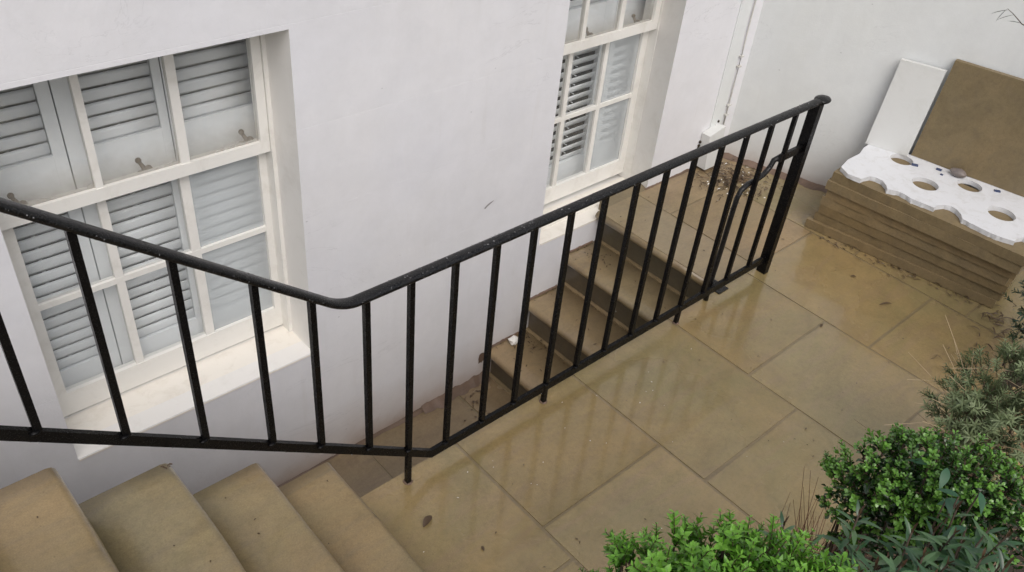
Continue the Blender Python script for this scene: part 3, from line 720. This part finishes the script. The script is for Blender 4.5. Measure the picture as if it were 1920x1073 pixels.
for (x, y, a, s, lab) in ((4.395, 1.455, .5, .016, 'small blue scrap beside the first hole of the white sheet'), (4.465, 1.353, .2, .014, 'small blue scrap between first and third holes near the upright slab'), (4.425, 1.318, .1, .007, 'tiny dark blue scrap near the grey pebble'), (4.520, 1.060, .6, .014, 'small blue scrap to the right of the third hole')):
    bm = bmesh.new(); box(bm, -s * .6, s * .6, -s, s, 0, .006); o = obj('plastic_scrap', bm, M_blue, bevel=.002); o.location = (x, y, .3855); o.rotation_euler.z = a; tag(o, lab, 'scrap', 'blue scraps on the white sheet')

# ------------------------------------------------------------------ debris
def leaf_piece(L, W_, curl, n=5):
    vs = []; fs = []
    for i in range(n + 1):
        f = i / n; w = W_ * math.sin(math.pi * min(1, f * .94 + .03)) ** .8
        z = curl * math.sin(f * math.pi) * L * .5
        vs += [(f * L - L / 2, -w / 2, z + abs(w) * curl), (f * L - L / 2, 0, z), (f * L - L / 2, w / 2, z + abs(w) * curl)]
    for i in range(n):
        a = i * 3; fs += [(a, a + 3, a + 4, a + 1), (a + 1, a + 4, a + 5, a + 2)]
    return vs, fs
for (x, y, z, L, W_, a, lab) in ((1.168, 1.442, .004, .055, .026, .4, 'curled brown dead leaf on the patio at the foot of the street steps'),
                                (3.703, 1.091, .004, .075, .011, -.5, 'long narrow dead leaf on the patio in front of the slab stack'),
                                (3.775, 1.313, .004, .028, .014, -.9, 'small oval dead leaf on the patio near the slab stack'),
                                (3.288, 1.194, .004, .024, .012, .3, 'tiny dark leaf on the slab joint in the middle of the patio'),
                                (1.249, 1.239, .004, .020, .010, 1.3, 'small dark leaf at the lower edge of the patio')):
    vs, fs = leaf_piece(L, W_, .22); me = meshd('dead_leaf', vs, fs, M_litter, True)
    o = link_mesh('dead_leaf', me, None); o.location = (x, y, z); o.rotation_euler = (0, 0, a); tag(o, lab, 'leaf', 'dead leaves on the patio')
def scatter(name, items, material, kind='stuff', parent=None, label=None):
    """items: list of (x,y,z,length,width,angle)"""
    bm = bmesh.new()
    for (x, y, z, L, W_, a) in items:
        vs, fs = leaf_piece(L, W_, rnd.uniform(.1, .5), 3); M_ = Matrix.Translation((x, y, z + .001)) @ Matrix.Rotation(a, 4, 'Z') @ Matrix.Rotation(rnd.uniform(-.4, .4), 4, 'X')
        V = [bm.verts.new(M_ @ Vector(v)) for v in vs]
        for f in fs: bm.faces.new([V[i] for i in f])
    o = obj(name, bm, material); o['kind'] = kind; return o
U_ = rnd.uniform; G_ = rnd.gauss
it = [(4.03 + G_(0, .10), 2.28 + G_(0, .10), U_(0, .012), U_(.008, .045), U_(.003, .010), U_(0, 6.3)) for _ in range(420)]
it = [i for i in it if i[1] < 2.47 and i[0] < BX(i[1]) - .03]
scatter('leaf_litter', it, M_litter)
scatter('plaster_flakes', [(4.00 + G_(0, .13), 2.27 + G_(0, .10), U_(0.006, .018), U_(.006, .022), U_(.004, .010), U_(0, 6.3)) for _ in range(26)], M_chip)
bm = bmesh.new()
for i in range(24):
    p = Vector((4.04 + G_(0, .08), 2.27 + G_(0, .07), .008)); a = U_(0, 6.3); L = U_(.03, .10); tube(bm, [p, p + Vector((math.cos(a), math.sin(a), .1)) * L * .5, p + Vector((math.cos(a + .3), math.sin(a + .3), .02)) * L], U_(.0012, .003), 5)
obj('twig_litter', bm, M_twig)['kind'] = 'stuff'
it = [(4.132 - .15 * (y - .745) - abs(G_(0, .035)) - .01, y, U_(0, .006), U_(.008, .05), U_(.003, .009), U_(-.6, 1.2) + 1.3) for y in [U_(.72, 1.62) for _ in range(70)]]
it += [(4.0 + G_(0, .12), .66 + G_(0, .07), .004, U_(.02, .07), U_(.005, .011), U_(0, 6.3)) for _ in range(40)]
it += [(3.62 + G_(0, .10), .70 + G_(0, .03), .004, U_(.02, .06), U_(.002, .005), U_(0, 6.3)) for _ in range(14)]
it += [(3.12 + U_(0, .9), 1.7 + U_(0, .75), .003, U_(.006, .025), U_(.004, .010), U_(0, 6.3)) for _ in range(14)]
it += [(1.3 + U_(0, 2.5), .75 + U_(0, .85), .003, U_(.005, .013), U_(.003, .006), U_(0, 6.3)) for _ in range(38)]
for xn, xb, z in TN[1:]: it += [(U_(xn + .03, xb - .09), U_(1.75, 2.45), z + .003, U_(.005, .022), U_(.002, .007), U_(0, 6.3)) for _ in range(10)]
it += [(3.03 + G_(0, .035), 2.36 + G_(0, .04), -.20, U_(.006, .02), U_(.004, .009), U_(0, 6.3)) for _ in range(26)]
it += [(2.60 + G_(0, .04), 2.38 + G_(0, .05), -.617, U_(.006, .03), U_(.004, .010), U_(0, 6.3)) for _ in range(22)]
it += [(2.2 + G_(0, .05), 2.36 + G_(0, .06), -.815, U_(.006, .03), U_(.004, .012), U_(0, 6.3)) for _ in range(20)]
for xn, z in TS[:4]: it += [(U_(xn - .22, xn - .04), U_(1.0, 1.72), z + .003, U_(.005, .010), U_(.003, .005), U_(0, 6.3)) for _ in range(4)]
for xn, xb, z in TN[1:]: it += [(xb + .0 - abs(G_(0, .018)) - .012, U_(1.70, 2.48), z + .003, U_(.004, .014), U_(.002, .006), U_(0, 6.3)) for _ in range(34)]
for xn, xb, z in TN[1:]: it += [(U_(xn + .02, xb - .04), 2.485 - abs(G_(0, .012)), z + .003, U_(.004, .016), U_(.002, .006), U_(0, 6.3)) for _ in range(14)]
it += [(.44 + U_(-.01, .03), 1.735 + U_(-.01, .008), .53, U_(.006, .014), U_(.004, .007), U_(0, 6.3)) for _ in range(8)]
scatter('leaf_litter', it, M_litter)
scatter('paint_flecks', [(1.05 + U_(0, 1.6), 1.30 + abs(G_(0, .15)), .003, U_(.003, .007), U_(.002, .005), U_(0, 6.3)) for _ in range(16)] + [(1.2 + U_(0, 1.7), .8 + U_(0, .7), .003, U_(.003, .005), U_(.002, .003), U_(0, 6.3)) for _ in range(9)] + [(U_(2.42, 3.1), U_(1.8, 2.4), [-.2, -.41, -.62][0] + .0, .004, .003, 0) for _ in range(1)], M_chip)
def lump(name, loc, sz, material, label, cat, seed):
    bm = bmesh.new(); bmesh.ops.create_icosphere(bm, subdivisions=2, radius=1)
    for v in bm.verts: v.co *= 1 + .5 * noise.noise(v.co * 1.3 + Vector((seed, 0, 0)))
    for v in bm.verts: v.co = Vector((v.co.x * sz[0], v.co.y * sz[1], v.co.z * sz[2]))
    o = obj(name, bm, material); o.location = loc; tag(o, label, cat)
lump('plaster_chunk', (2.535, 2.448, -.598), (.034, .026, .022), M_chip, 'broken white plaster chunk lying on the third step down, by the wall', 'rubble', 3)
# broken plaster patch on the wall by the bottom step
bm = bmesh.new(); ring = []
for k in range(16):
    a = 2 * math.pi * k / 16; rr = .030 * (1 + .55 * noise.noise(Vector((math.cos(a) * 2, math.sin(a) * 2, 5))))
    ring.append(bm.verts.new((2.352 + rr * math.cos(a) * .8, 2.4965, -.665 + rr * math.sin(a) * 1.2)))
bm.faces.new(ring); part(obj('broken_plaster', bm, M_fillet), hw)

# grey scuff on the wall between the windows
bm = bmesh.new(); M_scuff, _, _ = mat('grey_scuff', (0.33, 0.32, 0.32), 0.7)
bm.faces.new([bm.verts.new((x, 2.4972, z)) for x, z in ((2.284, .318), (2.300, .330), (2.318, .338), (2.345, .343), (2.330, .333), (2.306, .322), (2.292, .312))]); part(obj('scuff_mark', bm, M_scuff), hw)
# ------------------------------------------------------------------ planting bed
bm = bmesh.new(); nx, ny = 30, 10; g = []
for i in range(nx + 1):
    for j in range(ny + 1):
        x = 1.0 + 4.2 * i / nx; y = -1.4 + 1.95 * j / ny; e = .07 * min(1, (.55 - y) / .15)
        g.append(bm.verts.new((x, y, -.02 + e + .03 * noise.noise(Vector((x * 4, y * 4, 0))) * (j < ny))))
for i in range(nx):
    for j in range(ny): a = i * (ny + 1) + j; bm.faces.new([g[a], g[a + ny + 1], g[a + ny + 2], g[a + 1]])
tag(obj('flower_bed', bm, M_earth, smooth=True), kind='structure')
bm = bmesh.new()
for i in range(500):
    p = (3.25 + G_(0, .20), .24 + G_(0, .09), .06 + U_(0, .01)); bmesh.ops.create_icosphere(bm, subdivisions=1, radius=U_(.006, .018), matrix=Matrix.Translation(p) @ Matrix.Diagonal((1, U_(.6, 1), U_(.4, .8), 1)))
tag(obj('gravel', bm, M_gravel), 'pale yellow gravel between the stems in the bed', 'gravel', kind='stuff')

# ------------------------------------------------------------------ plants
def leaf_geo(L, W_, fold=.25, bend=.25, shape='ovate', n=4):
    vs = []; fs = []
    for i in range(n + 1):
        f = i / n
        if shape == 'ovate': w = math.sin(math.pi * min(1, f ** .8 * .97 + .02))
        elif shape == 'obovate': w = math.sin(math.pi * min(1, f ** 1.35 * .93 + .03)) * 1.05
        else: w = (math.sin(math.pi * min(1, f * .96 + .03))) ** .75
        if i == n: w = .06
        w *= W_ / 2; z = -bend * L * f * f
        vs += [(-w, f * L, z + w * fold), (0, f * L, z), (w, f * L, z + w * fold)]
    for i in range(n):
        a = i * 3; fs += [(a, a + 1, a + 4, a + 3), (a + 1, a + 2, a + 5, a + 4)]
    return vs, fs
def build(items, name, material, stem=None, stem_mat=None):
    """items: (matrix, verts, faces, tone)"""
    V = []; F = []; T = []
    for M_, vs, fs, tone in items:
        b = len(V); V += [tuple(M_ @ Vector(v)) for v in vs]; F += [tuple(b + i for i in f) for f in fs]; T += [tone] * len(vs)
    nl = len(F)
    if stem:
        b = len(V); V += stem[0]; F += [tuple(b + i for i in f) for f in stem[1]]; T += [0] * len(stem[0])
    me = meshd(name, V, F, material, True)
    if stem: me.materials.append(stem_mat); 
    if stem:
        for p in me.polygons[nl:]: p.material_index = 1
    at = me.attributes.new('tone', 'FLOAT', 'POINT')
    at.data.foreach_set('value', T); return me
def stem_geo(pts, r0, r1, n=4):
    vs = []; fs = []; pts = [Vector(p) for p in pts]
    for i, p in enumerate(pts):
        d = (pts[min(i + 1, len(pts) - 1)] - pts[max(0, i - 1)]).normalized(); a = d.orthogonal().normalized(); b = d.cross(a); rr = r0 + (r1 - r0) * i / (len(pts) - 1)
        vs += [tuple(p + (a * math.cos(6.2832 * k / n) + b * math.sin(6.2832 * k / n)) * rr) for k in range(n)]
    for i in range(len(pts) - 1):
        for k in range(n): fs.append((i * n + k, i * n + (k + 1) % n, (i + 1) * n + (k + 1) % n, (i + 1) * n + k))
    return vs, fs
def shoot(length, pairs, LL, LW, shape, tilt0, tilt1, material, grow=.6, bend=.25, fold=.25, smat=None, decussate=True, name='sprig', whorl=2, tipdrop=.45, sub=1, spread=.35):
    """an upright shoot along +Z with leaf pairs"""
    items = []; SV = []; SF = []
    for k in range(sub):
        az_ = 6.283 * k / sub + U_(0, 1); tlt = 0 if sub == 1 or k == 0 else spread * U_(.7, 1.3); ln = length * (1 if k == 0 else U_(.7, .95))
        B = Matrix.Rotation(az_, 4, 'Z') @ Matrix.Rotation(tlt, 4, 'X')
        lean = Vector((U_(-.1, .1), U_(-.1, .1), 0))
        P = lambda f: Vector((lean.x * f * f * ln, lean.y * f * f * ln, f * ln))
        for i in range(pairs):
            f = .12 + .88 * i / max(1, pairs - 1); base = P(f)
            s = (1 - (1 - grow) * (1 - f)) * (1 if f < .75 else 1 - (f - .75) * 4 * (1 - tipdrop)); tl = tilt0 + (tilt1 - tilt0) * f
            for w in range(whorl):
                a = (math.pi * 2 / whorl) * w + (math.pi / whorl * (i % 2) if decussate else i * 2.4) + G_(0, .15)
                vs, fs = leaf_geo(LL * s * U_(.85, 1.12), LW * s * U_(.9, 1.1), fold, bend, shape)
                M_ = B @ Matrix.Translation(base) @ Matrix.Rotation(a, 4, 'Z') @ Matrix.Rotation(tl + G_(0, .12), 4, 'X')
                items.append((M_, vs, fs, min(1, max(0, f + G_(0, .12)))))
        sv, sf = stem_geo([P(0) - Vector((0, 0, length * .2)), P(0), P(.5), P(1)], .0014, .0008)
        b = len(SV); SV += [tuple(B @ Vector(v)) for v in sv]; SF += [tuple(b + q for q in f_) for f_ in sf]
    return build(items, name, material, (SV, SF), smat or M_bark)
def place_shoots(root, metas, blobs, n, scale=(.8, 1.2), up=.6, name='sprig', zmin=-.35, inner_frac=.25):
    tot = sum(b[1] ** 2 for b in blobs)
    for i in range(n):
        r = rnd.random() * tot
        for c, rad in blobs:
            r -= rad ** 2
            if r <= 0: break
        for _ in range(20):
            d = Vector((G_(0, 1), G_(0, 1), G_(0, 1))).normalized()
            if d.z > zmin: break
        k = U_(.55, .85) if rnd.random() < inner_frac else U_(.84, 1.0)
        p = Vector(c) + d * rad * k * (1 + .18 * noise.noise(Vector(c) * 3 + d * 2.5))
        dirv = (d + Vector((0, 0, up)) + Vector((G_(0, .2), G_(0, .2), G_(0, .2)))).normalized()
        o = bpy.data.objects.new(name, rnd.choice(metas)); C.objects.link(o); o.parent = root
        o.location = p - root.location; q = dirv.to_track_quat('Z', 'Y'); q = q @ Euler((0, 0, U_(0, 6.28))).to_quaternion()
        o.rotation_mode = 'QUATERNION'; o.rotation_quaternion = q; s = U_(*scale); o.scale = (s, s, s)
def stems(root, base, targets, r0=.006, r1=.002, name='stem', material=None, n=5):
    bm = bmesh.new()
    for t in targets:
        b = Vector(base) + Vector((G_(0, .03), G_(0, .03), 0)); t = Vector(t); mid = b.lerp(t, .55) + Vector((G_(0, .03), G_(0, .03), 0))
        tube(bm, [b, b.lerp(mid, .5), mid, mid.lerp(t, .6), t], [r0, r0 * .9, (r0 + r1) / 2, r1 * 1.3, r1], n)
    return part(obj(name, bm, material or M_bark, smooth=True), root)
def fill_leaves(root, blobs, n, LL, LW, shape, material, name='inner_foliage'):
    items = []
    tot = sum(b[1] ** 3 for b in blobs)
    for i in range(n):
        r = rnd.random() * tot
        for c, rad in blobs:
            r -= rad ** 3
            if r <= 0: break
        d = Vector((G_(0, 1), G_(0, 1), G_(0, 1))).normalized(); p = Vector(c) + d * rad * (rnd.random() ** .4) * .9
        vs, fs = leaf_geo(LL * U_(.7, 1.1), LW * U_(.8, 1.1), .3, .2, shape, 3)
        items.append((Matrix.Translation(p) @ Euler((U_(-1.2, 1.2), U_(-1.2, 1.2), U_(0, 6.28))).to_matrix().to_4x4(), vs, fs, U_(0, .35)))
    o = part(link_mesh(name, build(items, name, material), None), root); o['kind'] = 'stuff'

# bright green hebe-like shrub in front
hb = empty('bright_shrub', (.97, .27, .02), 'bright green shrub with small pointed leaves at the bottom centre', 'shrub')
mh = [shoot(.062, 8, .0215, .0102, 'ovate', 1.05, .45, M_hebe, bend=.10, sub=4, spread=.50) for _ in range(6)]
bh = [((.897, .390, 1.062), .142), ((1.005, .300, 1.085), .125), ((1.150, .185, 1.050), .075), ((.95, .24, .95), .16), ((1.10, .10, .95), .10)]
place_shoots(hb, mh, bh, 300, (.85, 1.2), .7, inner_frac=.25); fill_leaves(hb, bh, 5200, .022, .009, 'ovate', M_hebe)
stems(hb, (.97, .27, .02), [(c[0], c[1], c[2] - .02) for c, r in bh for _ in range(3)])
# dark glossy box shrub
bx = empty('box_shrub', (1.62, .30, .02), 'dark glossy small-leaved shrub with yellow-green tips beside the patio', 'shrub')
mb_ = [shoot(.040, 6, .0165, .0092, 'obovate', 1.25, .70, M_box, bend=.15, fold=.15, sub=3, spread=.6) for _ in range(5)]
bb = [((1.605, .318, .935), .098), ((1.665, .285, .975), .108), ((1.628, .375, .855), .075), ((1.70, .21, .975), .13), ((1.72, .10, .955), .14), ((1.68, .24, .85), .15), ((1.715, .335, .965), .06)]
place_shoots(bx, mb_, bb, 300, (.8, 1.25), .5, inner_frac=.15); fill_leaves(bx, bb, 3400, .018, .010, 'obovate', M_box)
stems(bx, (1.62, .30, .02), [(c[0], c[1], c[2]) for c, r in bb for _ in range(3)])
# narrow-leaved dark plants: each stem carries leaves, each leaf a part
me_n = []
for k in range(4):
    vs, fs = leaf_geo(.058, .0125, .2, .18 + .12 * k, 'lance', 6); me_n.append(build([(Matrix.Identity(4), vs, fs, .2 + .2 * k)], 'leaf', M_dark))
vs, fs = leaf_geo(.040, .008, .5, .02, 'lance', 5); me_tip = build([(Matrix.Identity(4), vs, fs, .6)], 'leaf', M_redtip)
def narrow_plant(tops, base, label):
    root = empty('narrow_leaved_plant', base, label, 'plant', 'narrow-leaved plants in the bed')
    for (x, y, z) in tops:
        T_ = Vector((x, y, z)); B_ = Vector(base) + Vector((G_(0, .04), G_(0, .04), 0)); mid = B_.lerp(T_, .6) + Vector((G_(0, .03), G_(0, .03), .03))
        bm = bmesh.new(); tube(bm, [B_, mid, T_], [.005, .0035, .0018], 6); part(obj('stem', bm, M_redtip if False else M_bark, smooth=True), root)
        d = (T_ - mid).normalized()
        for i in range(20):
            f = i / 19; p = T_ - d * (.15 * (1 - f)); a = i * 2.4 + G_(0, .2); tl = 1.45 - .95 * f ** 2.5
            me = me_tip if f > .92 else rnd.choice(me_n)
            o = bpy.data.objects.new('leaf', me); C.objects.link(o); o.parent = root; o.location = p - root.location
            q = d.to_track_quat('Z', 'Y') @ Euler((0, 0, a)).to_quaternion() @ Euler((math.pi / 2 - tl if f <= .92 else 1.30, 0, 0)).to_quaternion()
            o.rotation_mode = 'QUATERNION'; o.rotation_quaternion = q; s = (1.12 - .45 * f) * U_(.85, 1.15); o.scale = (s, s, s)
narrow_plant([(1.223, .363, 1.095), (1.19, .27, 1.06), (1.165, .25, 1.12), (1.26, .31, 1.06)], (1.20, .26, .03), 'dark narrow-leaved plant with a red-brown tip beside the bright shrub')
narrow_plant([(1.357, .276, 1.115), (1.345, .245, 1.045), (1.285, .19, 1.09), (1.26, .15, 1.165), (1.30, .22, 1.02), (1.22, .20, 1.12), (1.31, .10, 1.14)], (1.32, .18, .03), 'tall dark narrow-leaved plant in the middle of the bed, in front of the box shrub')
narrow_plant([(1.419, .185, 1.10), (1.453, .123, 1.13), (1.50, .16, 1.06), (1.40, .10, 1.10), (1.43, .15, 1.02), (1.37, .14, 1.11), (1.46, .19, 1.02)], (1.45, .10, .03), 'dark narrow-leaved plant with pale upright leaves right of the middle of the bed')
narrow_plant([(1.563, .154, 1.09), (1.567, .085, 1.09), (1.50, .05, 1.16), (1.359, .02, 1.225), (1.46, .03, 1.12), (1.53, .11, 1.05), (1.42, .06, 1.15)], (1.52, .02, .03), 'dark narrow-leaved plant in the bottom right corner of the bed')
# broad blue-green leaves
me_b = []
for k in range(3):
    vs, fs = leaf_geo(.060, .024, .12, .15 + .1 * k, 'ovate', 7); me_b.append(build([(Matrix.Identity(4), vs, fs, .15 + .25 * k)], 'leaf', M_broad))
br = empty('broad_leaved_plant', (1.55, .12, .03), 'plant with broad blue-green leaves overhanging the box shrub at the right', 'plant')
tb = []
for i in range(9):
    p = Vector((1.57, .16, 1.125)) + Vector((G_(0, .05), G_(0, .05), G_(0, .02))); p.z -= abs(G_(0, .03)); tb.append(p)
    o = bpy.data.objects.new('leaf', rnd.choice(me_b)); C.objects.link(o); o.parent = br; o.location = p - br.location
    o.rotation_euler = (U_(-.35, .1), U_(-.3, .3), U_(-1.0, 2.8)); s = U_(.55, .9); o.scale = (s, s, s)
stems(br, (1.55, .12, .03), tb[:7], .004, .0018)
# grey-green lavender
lv = empty('grey_green_shrub', (2.85, .32, .03), 'grey-green wispy shrub with long dry stalks by the right edge of the patio', 'shrub')
ml = [shoot(.070, 8, .034, .0055, 'lance', 1.2, .6, M_lav, bend=.3, whorl=3, sub=2, spread=.5) for _ in range(5)]
bl_ = [((2.66, .36, .50), .125), ((2.80, .36, .52), .135), ((2.56, .36, .44), .11), ((2.92, .26, .50), .15), ((2.72, .24, .42), .16)]
place_shoots(lv, ml, bl_, 200, (.75, 1.25), .45, inner_frac=.35); fill_leaves(lv, bl_, 700, .030, .005, 'lance', M_lav)
stems(lv, (2.75, .30, .03), [(c[0], c[1], c[2]) for c, r in bl_ for _ in range(4)], .004, .0015)
bm = bmesh.new()
for i in range(48):
    a = U_(0, 6.28); b = Vector((2.72 + G_(0, .10), .34 + G_(0, .05), .44)); d = Vector((math.cos(a), math.sin(a), U_(.1, .9))).normalized(); L = U_(.15, .34)
    tube(bm, [b, b + d * L * .5, b + d * L + Vector((0, 0, -.02))], [.0019, .0015, .0009], 4)
for (p, q) in (((2.45, .56, .42), (2.62, .34, .50)), ((2.40, .50, .40), (2.55, .22, .52)), ((2.9, .5, .5), (2.70, .30, .66)), ((2.75, .52, .55), (2.9, .3, .6))): tube(bm, [p, Vector(p).lerp(Vector(q), .5) + Vector((0, 0, .015)), q], .0012, 4)
part(obj('dry_stalks', bm, M_straw), lv)
# dark plant by the stack
dp = empty('dark_shrub', (4.10, .42, .03), 'dark green shrub at the right edge beside the slab stack', 'shrub')
md = [shoot(.06, 7, .030, .009, 'lance', 1.1, .6, M_edge, whorl=2) for _ in range(3)]
bd = [((3.50, .46, .45), .12), ((3.72, .44, .36), .15), ((3.95, .45, .28), .16), ((3.62, .34, .3), .17)]
place_shoots(dp, md, bd, 150, (.8, 1.3), .4); fill_leaves(dp, bd, 900, .026, .008, 'lance', M_edge)
stems(dp, (3.8, .42, .03), [c for c, r in bd for _ in range(3)])
# russet grass clump
bm = bmesh.new()
for i in range(150):
    b = Vector((1.78 + G_(0, .07), .40 + G_(0, .04), .05)); a = U_(0, 6.28); L = U_(.30, .52); d = Vector((math.cos(a) * .22, math.sin(a) * .22, 1)).normalized()
    tube(bm, [b, b + d * L * .6, b + d * L + Vector((math.cos(a), math.sin(a), 0)) * .03], [.0016, .0013, .0006], 3, False)
tag(obj('russet_grass', bm, M_rust), 'clump of upright russet stems below the left side of the box shrub', 'grass')
# brown tangle of dead stems low in the bed
bm = bmesh.new()
for i in range(330):
    b = Vector((U_(1.4, 3.3), U_(.0, .42), U_(.05, .10))); a = U_(0, 6.28); L = U_(.12, .35); up = U_(.1, .9)
    tube(bm, [b, b + Vector((math.cos(a), math.sin(a), up)) * L * .5, b + Vector((math.cos(a + .4), math.sin(a + .4), up * .7)) * L], [.002, .0015, .0008], 3, False)
tag(obj('dead_stems', bm, M_twig), 'tangle of dry brown stems on the soil between the shrubs', 'stems', kind='stuff')
# bamboo twig at the top right
tw = empty('bamboo_twig', (2.97, .80, 1.66), 'thin bamboo twig with narrow leaves at the top right corner', 'twig')
bm = bmesh.new(); tube(bm, [(2.955, .905, 1.672), (2.960, .885, 1.662), (2.966, .850, 1.640), (2.985, .78, 1.62), (3.05, .62, 1.55), (3.3, .3, .9), (3.35, .25, .02)], [.0008, .0012, .0016, .002, .003, .005, .006], 5)
part(obj('stem', bm, M_bark), tw)
vs, fs = leaf_geo(.05, .006, .3, .15, 'lance', 5); me = build([(Matrix.Identity(4), vs, fs, .3)], 'leaf', M_edge)
for p, d in (((2.955, .905, 1.672), (-.2, .35, -.75)), ((2.957, .90, 1.669), (-.5, .75, -.25)), ((2.961, .88, 1.66), (-.3, .6, -.3)), ((2.972, .83, 1.636), (.2, -.6, .35)), ((2.968, .845, 1.64), (-.3, .5, .1))):
    o = bpy.data.objects.new('leaf', me); C.objects.link(o); o.parent = tw; o.location = Vector(p) - tw.location; o.rotation_mode = 'QUATERNION'; o.rotation_quaternion = Vector(d).to_track_quat('Y', 'Z')
